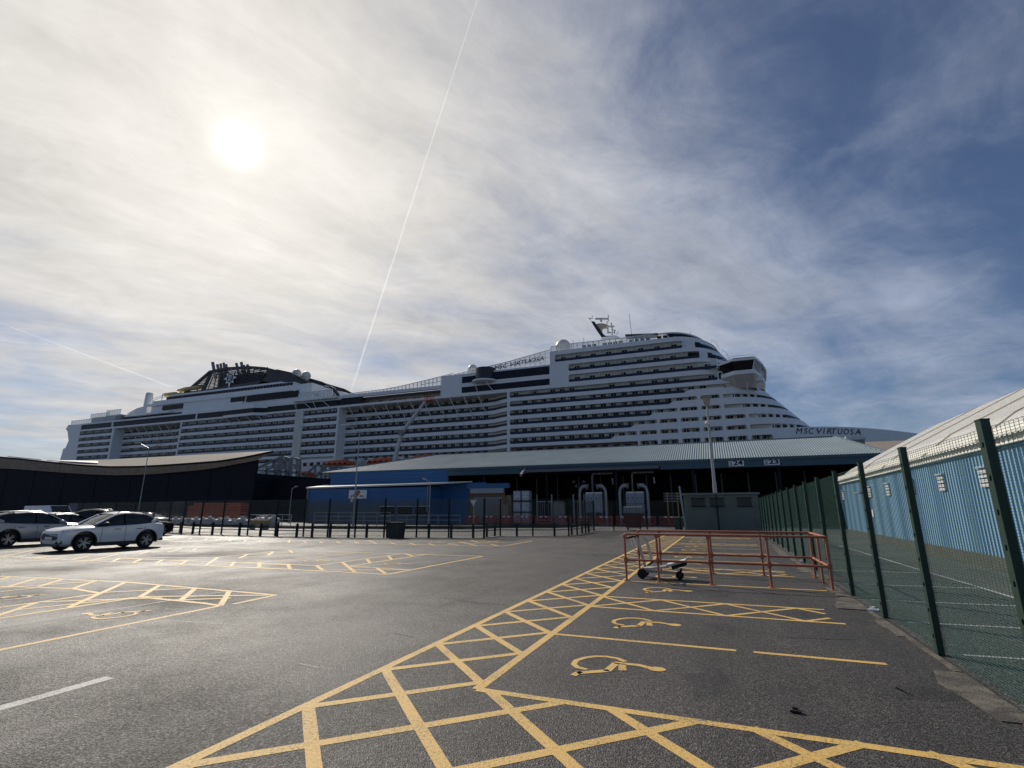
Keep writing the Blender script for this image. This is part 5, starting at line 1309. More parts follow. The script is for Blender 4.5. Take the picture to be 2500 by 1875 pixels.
# ================================================================== TROLLEY CORRAL
cg = thing('trolley_corral', 'orange red tubular trolley corral open at its left end', 'corral', (0, 14.6, 0))
TR = .028; zt_, zm = 1.13, .50
xL, xR_, yF, yB = -2.36, 2.13, 13.66, 15.95
for y in (yF, yB):
    for z in (zt_, zm):
        mb = MB()
        if z == zt_: mb.tube([(xL, y, 1.0), (xL, y, zt_-.05), (xL+.015, y, zt_-.015), (xL+.05, y, zt_), (xR_, y, zt_)], TR, 8)
        else: mb.tube([(xL, y, z), (xR_, y, z)], TR, 8)
        P('rail', mb, m_tube, cg, smooth=True)
    for x in (xL, -1.57, -.36, .92, xR_):
        if x == -1.57 and y == yB: x = -1.75
        mb = MB(); mb.tube([(x, y, 0), (x, y, zt_-.03 if x != xL else zt_-.12)], TR, 8); mb.lathe([(.05, zm-.06), (.05, zm+.06)], (x, y, 0), 'z', 8)
        mb.lathe([(.05, zt_-.09), (.05, zt_-.02)], (x, y, 0), 'z', 8); mb.lathe([(.075, 0), (.075, .02)], (x, y, 0), 'z', 8)
        P('post', mb, m_tube, cg, smooth=True)
for z in (zt_, zm):
    mb = MB(); mb.tube([(xR_, yF, z), (xR_, yB, z)], TR, 8); P('rail', mb, m_tube, cg, smooth=True)
mb = MB(); mb.tube([(xR_, 14.8, 0), (xR_, 14.8, zt_)], TR, 8); P('post', mb, m_tube, cg, smooth=True)
# luggage trolley
m_trol = mat('trolley_grey', (.50,.50,.50), .4, .3, .2, 14)
tr = thing('luggage_trolley', 'pale grey luggage trolley with black wheels parked inside the orange corral', 'trolley', (-1.55, 14.45, 0), R(0))
def tp(nm, mb, m): P(nm, mb, m, tr, True, True)
for y in (-.16, .16):
    q = .17 if y > 0 else 0; mb = MB(); mb.bar((-.42+q, y, .28), (-.56+q, y, .95), .085, .06); mb.tube([(-.56+q, y, .92), (-.62+q, y, 1.03)], .03, 6); tp('upright', mb, m_trol)
for y in (-.2, .2):
    mb = MB(); mb.bar((-.74, y-.02, .98), (-.66, y, .72), .06, .03); tp('wing_plate', mb, m_white)
mb = MB(); mb.tube([(-.62, -.3, 1.04), (-.66, 0, 1.05), (-.62, .3, 1.04)], .028, 6); mb.tube([(-.62,-.3,1.04),(-.85,-.3,1.0)], .025, 6); mb.tube([(-.62,.3,1.04),(-.85,.3,1.0)], .025, 6); tp('handlebar', mb, m_rub)
mb = MB(); mb.bar((-.5, 0, .22), (.15, 0, .30), .42, .05); mb.bar((-.5,0,.16), (.4,0,.14), .10, .05); tp('chassis', mb, m_trol)
mb = MB(); mb.bar((.12, 0, .33), (.60, 0, .47), .5, .05); tp('load_plate', mb, m_white)
mb = MB(); mb.bar((.25, 0, .28), (.6, 0, .40), .46, .08); tp('load_plate_edge', mb, m_rub)
for x, y, r_ in ((-.5, -.24, .12), (-.5, .24, .12), (.42, -.06, .10)):
    mb = MB(); mb.lathe([(r_*.5, -.04), (r_, -.03), (r_, .03), (r_*.5, .04)], (x, y, r_), 'y', 18); tp('wheel', mb, m_rub)
    mb = MB(); mb.bar((x, y, r_), (x+.05, y, .26), .05, .05); tp('fork', mb, m_rub)
mb = MB(); mb.bar((-.36, -.2, .32), (-.2, -.2, .42), .05, .04); mb.bar((-.36, .2, .32), (-.2, .2, .42), .05, .04); tp('bumper_arm', mb, m_rub)
# cone of small litter
for (x, y, lab, s_, m_) in ((1942, 1740, 'small black and white scrap lying on the asphalt near the bottom right', .05, m_rub), (2130, 1492, 'white paper scrap at the foot of the fence', .09, m_sign), (1855, 1360, 'crumpled white cup on the bay behind the corral', .06, m_sign), (1955, 1372, 'white rag at the base of the fence beyond the corral', .08, m_sign)):
    p = gp(x, y); mb = MB(); mb.prism([(-s_, -s_*.4, 0), (s_*.8, -s_*.6, 0), (s_*1.1, s_*.3, 0), (-s_*.3, s_*.5, 0)], (.01, 0, s_*.35))
    mb.prism([(-s_*.4, 0, s_*.3), (s_*.4, -s_*.2, s_*.3), (s_*.5, s_*.3, s_*.35)], (0, .01, s_*.4))
    tag(link('litter', mb.mesh('litter', m_), None, p+Vector((0,0,.006))), lab, 'litter')

# ================================================================== GREEN CABIN
cb_ = thing('substation_cabin', 'flat roofed grey green cabin with three dark windows at the end of the bays', 'cabin', (0, 46, 0))
mb = MB(); mb.box(-2.75, 2.75, 44.4, 48, 0, 2.85); P('wall', mb, m_cabin, cb_)
mb = MB(); mb.box(-2.9, 2.9, 44.25, 48.2, 2.85, 3.0); P('roof', mb, mat('cabin_roof', (.14,.16,.15), .7), cb_)
for (u0, u1) in ((757,853), (903,1000), (1112,1212)):
    a, b_ = onY(1450+u0*.31646, 1100+437*.31646, 44.4), onY(1450+u1*.31646, 1100+380*.31646, 44.4)
    mb = MB(); mb.box(a.x, b_.x, 44.34, 44.40, 1.97, 2.55); w_ = P('window', mb, mat('cabin_glass', (.01,.02,.028), .25) if u0 == 757 else bpy.data.materials['cabin_glass'], cb_)
    mb = MB(); mb.box(a.x-.06, b_.x+.06, 44.31, 44.36, 2.55, 2.62); mb.box(a.x-.06, b_.x+.06, 44.29, 44.36, 1.91, 1.97); P('frame', mb, m_fdark, w_, org=cb_.location)
mb = MB(); mb.tube([(-.25, 44.36, 0), (-.25, 44.36, 2.85)], .05, 6); P('downpipe', mb, m_fdark, cb_)
t = thing('steel_pole', 'short leaning pale steel pole beside the green cabin', 'pole', (-2.75, 43.8, 0))
mb = MB(); mb.bar((-2.72, 43.8, 0), (-2.95, 43.8, 3.55), .13, .13); P('shaft', mb, m_steel, t); mb = MB(); mb.box(-2.85,-2.6,43.68,43.92,0,.04); P('base_plate', mb, m_grey, t)
t = thing('wheelie_bin', 'dark green wheeled bin with pale lid squeezed beside the cabin', 'bin', (-3.4, 46.2, 0))
mb = MB(); mb.prism([(-.3,-.3,.08),(.3,-.3,.08),(.3,.3,.08),(-.3,.3,.08)], (0,0,.95)); P('body', mb, m_gbin, t, local=True)
mb = MB(); mb.box(-.42,.36,-.36,.36,1.03,1.1); P('lid', mb, m_grey, t, local=True)
for x in (-.25,.25): mb = MB(); mb.lathe([(.1,-.04),(.1,.04)], (x,.3,.1), 'x', 12); P('wheel', mb, m_rub, t, local=True)
# red skip bin
t = thing('wheeled_container', 'dark red four wheeled rubbish container with a grey ribbed lid', 'bin', (-6.98, 45.3, 0), R(4))
mb = MB(); b0 = [(-.62,-.42,.22),(.62,-.42,.22),(.62,.42,.22),(-.62,.42,.22)]; t0 = [(-.80,-.55,1.40),(.80,-.55,1.40),(.80,.55,1.40),(-.80,.55,1.40)]
mb.add(b0+t0, [(3,2,1,0),(4,5,6,7),(0,1,5,4),(1,2,6,5),(2,3,7,6),(3,0,4,7)]); P('body', mb, m_skip, t, local=True)
for i in range(6):
    x = -.78+i*.26; mb = MB(); mb.add([(x,-.60,1.42),(x+.24,-.60,1.42),(x+.24,-.35,1.92),(x,-.35,1.92),(x,.45,1.95),(x+.24,.45,1.95),(x,.55,1.42),(x+.24,.55,1.42)], [(0,1,2,3),(3,2,5,4),(4,5,7,6),(0,3,4,6),(1,2,5,7)]); P('lid_rib', mb, m_grey, t, local=True)
for s_ in (-1, 1):
    mb = MB(); mb.tube([(s_*.82,-.4,1.0),(s_*1.0,-.4,.9),(s_*1.0,.4,.9),(s_*.82,.4,1.0)], .05, 6); P('lifting_arm', mb, m_brown, t, local=True)
    for y in (-.32, .32): mb = MB(); mb.lathe([(.1,-.03),(.1,.03)], (s_*.5, y, .1), 'x', 12); P('wheel', mb, m_rub, t, local=True)
# concrete block by the barrier
t = thing('concrete_block', 'squat dark tapered block standing against the low barrier', 'block', (-19.3, 28.3, 0))
mb = MB(); mb.add([(-.62,-.4,0),(.62,-.4,0),(.62,.4,0),(-.62,.4,0),(-.70,-.45,1.08),(.70,-.45,1.08),(.70,.45,1.08),(-.70,.45,1.08)], [(3,2,1,0),(4,5,6,7),(0,1,5,4),(1,2,6,5),(2,3,7,6),(3,0,4,7)])
P('body', mb, mat('dark_block', (.035,.042,.038), .8, 0, .3, 5, .4, 30), t, local=True); mb = MB(); mb.box(-.73,.73,-.48,.48,1.08,1.14); P('rim', mb, m_armco, t, local=True); t.scale = (.74, .8, .85)

# ================================================================== ORANGE PLASTIC BARRIERS
def barrier(loc, rz, label, pale=False):
    t = thing('plastic_barrier', label, 'barrier', loc, rz, 'red plastic barriers in front of the shed')
    q = MB(); q.box(-1,1,-.03,.03,.88,1.0); q.box(-1,1,-.03,.03,.12,.22); q.box(-1,-.93,-.03,.03,.22,.88); q.box(.93,1,-.03,.03,.22,.88); P('frame', q, m_red, t, local=True)
    q = MB()
    for i in range(13): q.box(-.86+i*.14, -.80+i*.14, -.02, .02, .22, .88)
    P('bars', q, m_red, t, local=True)
    q = MB(); q.box(-.45,-.15,-.04,-.03,.84,.98); q.box(.15,.45,-.04,-.03,.84,.98); P('reflector', q, m_sign, t, local=True)
    for x in (-.8,.8): q = MB(); q.box(x-.1,x+.1,-.28,.28,0,.12); P('foot', q, m_rub, t, local=True)
    return t
b0_ = None
def blerp(a, b_, t_): return (a[0]+(b_[0]-a[0])*t_, a[1]+(b_[1]-a[1])*t_, 0)
pl = [(-5.3, 58.6), (-7.6, 58.3), (-9.9, 58.2), (-12.2, 58.0), (-14.5, 57.8), (-16.8, 57.6), (-19.1, 57.5), (-21.4, 57.4), (-23.7, 57.4), (-26.0, 57.5), (-28.3, 57.6)]
labs = ['red plastic barrier nearest the green wheeled bin', 'red plastic barrier just right of the dark red container', 'red plastic barrier mostly hidden behind the dark red container', 'red plastic barrier just left of the dark red container',
        'red plastic barrier in front of the right hand air unit ducts', 'red plastic barrier in front of the left hand air unit', 'red plastic barrier left of the air units', 'red plastic barrier in front of the caged tank',
        'red plastic barrier in front of the wrapped pallets', 'red plastic barrier in front of the cardboard crates', 'red plastic barrier by the brown framed roller door']
for i, p in enumerate(pl):
    if b0_ is None: b0_ = barrier((*p, 0), 0.0, labs[i])
    else: copy_tree(b0_, (*p, 0), random.uniform(-.05, .05), labs[i])

# ================================================================== AIR UNITS
def airunit(x, label):
    t = thing('air_unit', label, 'air conditioning unit', (x, 60.5, 0), 0, 'grey air units with ducts in front of the shed')
    def q(nm, mb, m, sm=False): P(nm, mb, m, t, sm, True)
    for i, (a, b_) in enumerate(((-1.1, .35), (.4, 1.75))):
        mb = MB(); mb.box(a, b_, -.9, .9, 2.35, 3.5); q('upper_casing', mb, m_plant); mb = MB(); mb.box(a, b_, -.9, .9, 1.5, 2.32); q('casing_panel', mb, m_plant)
        mb = MB(); mb.box(a+.05, b_-.05, -.85, .9, .3, 1.47); q('fan_housing', mb, m_trim)
        mb = MB(); mb.box(a, b_, -.92, -.88, 1.38, 1.5); mb.box(a, a+.12, -.92, -.86, .1, 1.4); mb.box(b_-.12, b_, -.92, -.86, .1, 1.4); q('leg_frame', mb, m_plant)
        mb = MB(); mb.box(a+.3, a+.5, -.96, -.9, 2.9, 3.0); mb.box(b_-.5, b_-.3, -.96, -.9, 2.9, 3.0); q('handle', mb, m_trim)
        mb = MB(); mb.box(a+.05, b_-.05, -.7, .7, 3.5, 3.68); q('cowl_lid', mb, m_white)
    for (xd, s_) in ((-2.1, 1), (2.35, -1)):
        mb = MB(); mb.tube([(xd, -.6, 0), (xd, -.6, 3.55), (xd+s_*.15, -.6, 4.05), (xd+s_*.55, -.6, 4.35), (xd+s_*1.3, -.6, 4.4)], .25, 12); q('duct', mb, m_duct, True)
        mb = MB(); mb.prism([(xd+s_*1.25, -1.0, 4.0), (xd+s_*1.25, -.2, 4.0), (xd+s_*1.5, -.2, 4.62), (xd+s_*1.5, -1.0, 4.62)], (s_*.08, 0, 0)); q('duct_mouth', mb, m_duct)
    mb = MB(); mb.tube([(-.25, .9, 3.5), (-.25, .9, 5.6), (-.05, .9, 5.9), (.2, .9, 6.0-.05), (3.3, .9, 5.95)], .16, 8); q('vent_pipe', mb, m_grey, True)
    mb = MB(); mb.tube([(3.4, .5, 4.6), (3.35, .4, 5.3)], .14, 8); q('flue', mb, m_steel, True)
    mb = MB(); mb.box(-2.4, 2.7, -.95, .95, 0, .1); q('base_frame', mb, m_grey)
    return t
au = airunit(-13.9, 'left hand grey air unit with two curved steel ducts')
au.scale = (.70, .8, 1)
copy_tree(au, (-9.15, 60.4, 0), 0, 'right hand grey air unit with curved steel ducts behind the red container')
# pipes cluster at the right
t = thing('pipe_rack', 'stack of pale bent pipes on a rack right of the air units', 'pipe rack', (-4.9, 61, 0))
for i in range(4):
    mb = MB(); mb.tube([(-1.0,0,2.6+i*.28),(.6,0,2.6+i*.28),(.85,0,2.5+i*.28),(.9,0,2.2+i*.28)], .08, 6); P('pipe', mb, m_duct, t, True, True)
for x in (-.6, .5): mb = MB(); mb.box(x-.06, x+.06, -.1, .1, 0, 3.6); P('rack_post', mb, m_yelm, t, local=True)
# cardboard, pallets, caged tank
def pxbox(name, label, cat, r, u0, v0, u1, v1, Y, d, m, group=None, parts=None, zbase=None):
    a, b_ = onY(*r(u0, v1), Y), onY(*r(u1, v0), Y); z0 = a.z if zbase is None else zbase
    t = thing(name, label, cat, ((a.x+b_.x)/2, Y, z0), 0, group); w_ = (b_.x-a.x)/2; h = b_.z-z0
    return t, w_, h
for (u0, v0, u1, v1, lab) in ((197,487,262,640,'left tall brown cardboard crate behind the red barriers'), (268,487,335,640,'right tall brown cardboard crate behind the red barriers')):
    t, w_, h = pxbox('cardboard_crate', lab, 'crate', R7, u0, v0, u1, v1, 58.6, 1, m_card, 'cardboard crates by the shed', zbase=0)
    mb = MB(); mb.box(-w_, w_, 0, 1.1, .12, h); P('box', mb, m_card, t, local=True); mb = MB(); mb.box(-w_, w_, .0, 1.1, 0, .10); P('pallet', mb, m_brown, t, local=True)
    mb = MB(); mb.box(-w_*.1, w_*.1, -.01, 0, .12, h); P('tape', mb, m_beige, t, local=True)
t, w_, h = pxbox('cardboard_crate', 'tilted pale box on top of a darker stack left of the wrapped pallets', 'crate', R7, 302, 402, 360, 478, 59.2, 1, m_card, zbase=2.75)
mb = MB(); mb.box(-w_, w_, 0, 1, 0, h); P('box', mb, m_card, t, local=True); mb = MB(); mb.box(-w_, w_, -.01, 0, h*.45, h*.5); P('tape', mb, m_beige, t, local=True)
t.rotation_euler = (0, R(-3), 0)
t, w_, h = pxbox('cardboard_crate', 'dark brown box stack under the tilted pale box', 'crate', R7, 300, 480, 362, 600, 59.2, 1, m_brown, zbase=0)
mb = MB(); mb.box(-w_, w_, 0, 1, .1, 2.72); P('box', mb, m_brown, t, local=True); mb = MB(); mb.box(-w_, w_, 0, 1, 0, .08); P('pallet', mb, m_brown, t, local=True)
k_ = 0
words = ('bottom', 'middle', 'top')
for col_, (u0, u1, side) in enumerate(((378,440,'left'), (455,518,'right'))):
    for lv in range(3):
        a, b_ = onY(*R7(u0, 600), 59), onY(*R7(u1, 430), 59); w_ = (b_.x-a.x)/2; z0 = .05+lv*1.33
        t = thing('wrapped_pallet', 'plastic wrapped pallet load, %s one of the %s stack' % (words[lv], side), 'pallet', ((a.x+b_.x)/2, 59.6, z0), 0, 'wrapped pallet loads in two stacks')
        mb = MB(); mb.box(-w_, w_, -.5, .5, .15, 1.22); P('load', mb, m_wrap, t, local=True); mb = MB(); mb.box(-w_, w_, -.5, .5, 0, .13); P('pallet_base', mb, m_brown, t, local=True)
        mb = MB(); mb.box(-w_*.8, w_*.8, -.52, -.5, .5, .58); P('strap', mb, m_white, t, local=True)
a, b_ = onY(*R7(742, 560), 59.5), onY(*R7(832, 475), 59.5)
t = thing('caged_tank', 'white liquid tank in a metal cage standing by the shed columns', 'tank', ((a.x+b_.x)/2, 60, .0)); w_ = (b_.x-a.x)/2
mb = MB(); mb.box(-w_+.05, w_-.05, -.45, .45, 1.1, 2.5); P('tank', mb, m_beige, t, local=True)
mb = MB()
for i in range(7): mb.box(-w_+i*w_/3-.02, -w_+i*w_/3+.02, -.52, -.48, 1.0, 2.6)
for i in range(5): mb.box(-w_, w_, -.54, -.5, 1.0+i*.4, 1.05+i*.4)
P('cage', mb, m_steel, t, local=True); mb = MB(); mb.box(-w_, w_, -.5, .5, 0, 1.0); P('stand', mb, m_grey, t, local=True)
for (x0, x1, lab) in ((-20.8, -18.9, 'grey steel stillage frame left of the caged tank'), (-16.2, -14.9, 'grey steel stillage frame right of the caged tank')):
    t = thing('stillage', lab, 'stillage', ((x0+x1)/2, 60.2, 0), 0, 'stillage frames'); hw = (x1-x0)/2
    for x in (-hw, hw): mb = MB(); mb.box(x-.06, x+.06, -.06, .06, 0, 3.5); P('upright', mb, m_steel, t, local=True)
    for z in (.4, 2.6): mb = MB(); mb.box(-hw, hw, -.05, .05, z, z+.1); P('crossbar', mb, m_steel, t, local=True)
    for i in range(7): mb = MB(); x = -hw+2*hw*(i+.5)/7; mb.box(x-.02, x+.02, -.03, .03, .5, 2.6); P('bar', mb, m_steel, t, local=True)
# give-way sign and yard railings
def sign_post(loc, h, label):
    t = thing('give_way_sign', label, 'road sign', loc); mb = MB(); mb.tube([(0,0,0),(0,0,h)], .045, 6); P('post', mb, m_steel, t, local=True)
    mb = MB(); mb.prism([(-.42,-.06,h+.25),(.42,-.06,h+.25),(0,-.06,h-.48)], (0,.02,0)); P('plate', mb, m_white, t, local=True)
    mb = MB(); mb.prism([(-.25,-.07,h+.15),(.25,-.07,h+.15),(0,-.07,h-.28)], (0,.005,0)); P('inner_triangle', mb, m_sign, t, local=True)
p = onY(*R6(1832, 780), 50); sign_post((p.x, 50, 0), 2.5, 'white triangular road sign on a thin post beyond the mesh fence')
def railing(name, label, x0, x1, y, h, n_, m, z0=0, rails=2):
    t = thing(name, label, 'railing', ((x0+x1)/2, y, z0))
    for i in range(n_+1): mb = MB(); x = (x0-x1)/2+(x1-x0)*i/n_; mb.tube([(x,0,0),(x,0,h)], .035, 5); P('post', mb, m, t, local=True)
    for k_ in range(rails): mb = MB(); z = h-k_*h/rails*.9; mb.tube([((x0-x1)/2,0,z),((x1-x0)/2,0,z)], .035, 5); P('rail', mb, m, t, local=True)
railing('handrail', 'pale steel handrail in front of the blue office windows', -34, -26, 50, 1.15, 6, m_steel)
railing('handrail', 'double height pale handrail left of the blue office windows', -44, -33.5, 48, 1.45, 6, m_steel, 0, 3)
railing('handrail', 'low pale handrail further left in the yard', -52, -45.5, 46, 1.2, 5, m_white, 0, 2)

# ================================================================== ORANGE CRATE STACK, BAGS AND YARD GOODS ON THE LEFT
def R8y(u, v, Y): return onY(*R8(u, v), Y)
a, b_ = R8y(1435, 600, 48), R8y(1862, 452, 48)
nx_, nz_ = 10, 6; cw = (b_.x-a.x)/nx_; chh = (b_.z-.9)/nz_
cm = MB(); cm.box(.03, cw-.03, 0, 1.2, .03, .1); cm.box(.03, cw-.03, 0, 1.2, chh-.1, chh-.02)
for i in range(5): cm.box(.03+i*(cw-.14)/4, .11+i*(cw-.14)/4, 0, .05, .1, chh-.1)
cme = cm.mesh('crate_body', mat('crate_orange', (.62,.15,.06), .6, 0, .2, 2))
bm_ = MB(); bm_.box(.02, cw-.02, -.02, .0, chh*.4, chh*.55); bme = bm_.mesh('crate_band', mat('crate_band', (.30,.07,.03), .6))
for i in range(nx_):
    for k_ in range(nz_):
        if k_ == nz_-1 and i in (0,): continue
        ordn = ['first','second','third','fourth','fifth','sixth','seventh','eighth','ninth','tenth']
        t = thing('plastic_crate', 'orange crate behind the fence, %s column from the left, %s layer up' % (ordn[i], ordn[k_]), 'crate', (a.x+i*cw, 48+random.uniform(0,.08), .1+k_*chh+.6), 0, 'orange crates stacked behind the mesh fence')
        link('body', cme, t); link('band', bme, t)
t = thing('crate_plinth', 'low grey deck carrying the orange crate stack', 'platform', ((a.x+b_.x)/2, 48.6, 0))
mb = MB(); mb.box(-(b_.x-a.x)/2-.5, (b_.x-a.x)/2+.5, -.7, .8, 0, .68); P('deck', mb, m_grey, t, local=True)
# bulk bags
bag = None; bi = 0
for (u, v, Y, s_) in ((1355,560,44,1),(1410,562,44,.9),(1500,562,44,1.05),(1560,566,44,1),(1620,568,44,1),(1680,568,44,1.05),(1740,568,44,1),(1800,572,44,.95),(1860,572,44,1),(1920,576,44,.8),(2000,560,46,1.1),(2050,560,46,1.1),(2095,560,46,1.1)):
    p = R8y(u, 600, Y)
    if bag is None:
        bag = thing('bulk_bag', 'x', 'bag', (p.x, Y, 0), 0, 'white bulk bags lined up behind the mesh fence')
        mb = MB(); k = 12; vs = []
        for z, r_ in ((0,.62),(.3,.72),(.8,.74),(1.15,.66),(1.3,.45)):
            for j in range(k): q_ = 2*PI*j/k; rr_ = r_*(1+.10*math.cos(4*q_)*-1+.03*math.sin(3*q_+z*5)); vs.append((rr_*math.cos(q_), rr_*math.sin(q_), z))
        mb.add(vs, [(i*k+j, i*k+(j+1)%k, (i+1)*k+(j+1)%k, (i+1)*k+j) for i in range(4) for j in range(k)]+[tuple(4*k+j for j in range(k))]); P('sack', mb, m_pack, bag, True, True)
        mb = MB(); mb.lathe([(.28,1.28),(.2,1.45),(.3,1.62),(.05,1.58)], (0,0,0), 'z', 9); P('spout', mb, m_white, bag, True, True)
        for s2 in (-1,1): mb = MB(); mb.tube([(s2*.5,-.3,1.2),(s2*.55,0,1.5),(s2*.5,.3,1.2)], .04, 4); P('loop', mb, m_white, bag, local=True)
        b1 = bag
    else: b1 = copy_tree(bag, (p.x, Y+random.uniform(-.3,.3), 0), random.uniform(0, 3))
    s_ *= .82 if u < 1950 else .95; b1.scale = (s_, s_, s_*random.uniform(.62, .8)); bi += 1
    on2 = ['leftmost','second','third','fourth','fifth','sixth','seventh','eighth','ninth','tenth']
    b1['label'] = 'white bulk bag, %s from the left in the row below the orange crates' % on2[bi-1] if u < 1950 else 'white bulk bag right of the yellow beam, %s of those three' % ('leftmost','middle','rightmost')[bi-11]
    b1['group'] = 'bulk bags below the orange crates' if u < 1950 else 'bulk bags right of the yellow beam'
p0, p1 = R8y(1935, 600, 36), R8y(2075, 600, 36)
t = thing('yellow_beam', 'yellow steel spreader beam lying behind the mesh fence', 'beam', ((p0.x+p1.x)/2, 36, 0)); L2 = (p1.x-p0.x)/2
mb = MB(); mb.box(-L2, L2, -.15, .15, .55, .85); P('beam', mb, m_yelm, t, local=True)
for x in (-L2+.3, L2-.3): mb = MB(); mb.box(x-.1, x+.1, -.25, .25, 0, .55); P('foot', mb, m_grey, t, local=True)
# striped ramp/louvres and pale structure seen far left
t = thing('slatted_screen', 'pale slatted screen under the dark terminal wall behind the cars', 'screen', (-100, 60, 0))
a, b_ = R8y(455, 550, 59), R8y(850, 468, 59)
for i in range(9):
    z = .3+i*.36; mb = MB(); mb.bar((a.x, 59, z+.3), (b_.x, 59, z+.15*math.sin(i)+.1), .08, .2); P('slat', mb, m_beige, t)
for i in range(6): x = a.x+(b_.x-a.x)*i/5; mb = MB(); mb.box(x-.1, x+.1, 59.1, 59.3, 0, 3.6); P('post', mb, m_fdark, t)
t = thing('blue_sign', 'small blue information sign behind the parked cars', 'sign', tuple(R8y(545, 600, 45)*1.0)); t.location.z = 0
mb = MB(); mb.box(-.9, .9, 0, .06, 1.3, 2.7); P('panel', mb, mat('sign_blue', (.02,.05,.14), .5), t, local=True); mb = MB(); mb.tube([(-.6,.1,0),(-.6,.1,2.7)], .05, 5); mb.tube([(.6,.1,0),(.6,.1,2.7)], .05, 5); P('posts', mb, m_steel, t, local=True)

# ================================================================== LAMP POSTS
def lamp(loc, h, label, heads, r0=.1, rake=0.0, head_m=m_steel, group='street lamps'):
    t = thing('street_lamp', label, 'street lamp', loc, 0, None)
    mb = MB(); mb.tube([(0,0,0),(0,0,1.2)], r0*1.35, 10); mb.tube([(0,0,1.2),(0,0,h)], r0, 10, r1=r0*.6); P('column', mb, m_steel, t, True, True)
    mb = MB(); mb.box(-r0*1.6, r0*1.6, -r0*1.6, r0*1.6, 0, .04); P('base_plate', mb, m_grey, t, local=True)
    for (x, y, dz_) in heads:
        mb = MB(); mb.tube([(0,0,h-.1),(x*.5,y*.5,h+dz_*.6),(x*.8,y*.8,h+dz_)], .045, 6); P('arm', mb, m_steel, t, True, True)
        mb = MB(); mb.prism([(x*.72,y*.72-.14,h+dz_),(x*1.12,y*1.12-.16,h+dz_*1.1),(x*1.12,y*1.12+.16,h+dz_*1.1),(x*.72,y*.72+.14,h+dz_)], (0,0,.14)); P('lantern', mb, head_m, t, local=True)
    return t
# tall one in front of the shed, with a floodlight pair and a small camera dome
P0 = onY(1746, 1200, 50)
t = thing('floodlight_column', 'tall grey column with a floodlight head rising in front of the teal roof', 'lamp post', (P0.x, 50, 0))
ztop = onY(1722.6, 972, 50).z
mb = MB(); mb.tube([(0,0,0),(0,0,4)], .19, 10); mb.tube([(0,0,4),(0,0,ztop)], .16, 10, r1=.09); P('column', mb, m_steel, t, True, True)
mb = MB(); mb.prism([(-.38,-.25,ztop),(.38,-.25,ztop),(.2,-.1,ztop-.75),(-.2,-.1,ztop-.75)], (0,.4,0)); P('floodlight', mb, m_beige, t, local=True)
mb = MB(); mb.box(-.48,.48,-.4,.3,ztop,ztop+.1); P('visor', mb, m_grey, t, local=True)
mb = MB(); mb.sphere((-.1,-.25,ztop-2.4), .2, 10, 6); mb.box(-.45,.45,-.1,.05,ztop-2.3,ztop-2.15); P('camera_dome', mb, m_white, t, local=True)
h2 = onY(878, 1053, 46); t2 = lamp((h2.x, 46, 0), h2.z, 'thin grey lamp post with two long arms in front of the blue office', [(-2.2,0,.75),(1.9,0,.0)], .09, head_m=m_white)
mb = MB(); mb.box(-.36,-.12,-.22,-.18,2.55,3.6); P('notice_board', mb, m_sign, t2, local=True); mb = MB(); mb.box(.1,.4,-.22,-.18,2.55,3.6); P('notice_board', mb, m_beige, t2, local=True)
mb = MB(); mb.tube([(-.3,-.25,2.9),(-.3,-.25,3.15),(-.22,-.25,3.25),(-.05,-.25,3.2),(.12,-.25,3.4)], .03, 5); P('notice_arrow', mb, m_ink, t2, local=True)
h3 = onY(370, 1118, 50); b3 = onY(338, 1238, 50)
lamp((h3.x-.9, 50, 0), onY(357, 1090, 50).z-.2, 'thin grey lamp post with twin arms before the dark terminal', [(-3.0,0,.75),(2.3,0,.25)], .075, head_m=m_white)
p = onY(*R6(42, 560), 54); lamp((p.x, 54, 0), onY(*R6(55, 447), 54).z, 'short thin lamp post left of the blue office', [(.8,0,.1)], .06)
p = onY(*R6(1405, 560), 53); lamp((p.x, 53, 0), onY(*R6(1400, 385), 53).z, 'slim pole with a white lantern at the right corner of the blue office', [(-.9,0,.25)], .07, head_m=m_white)

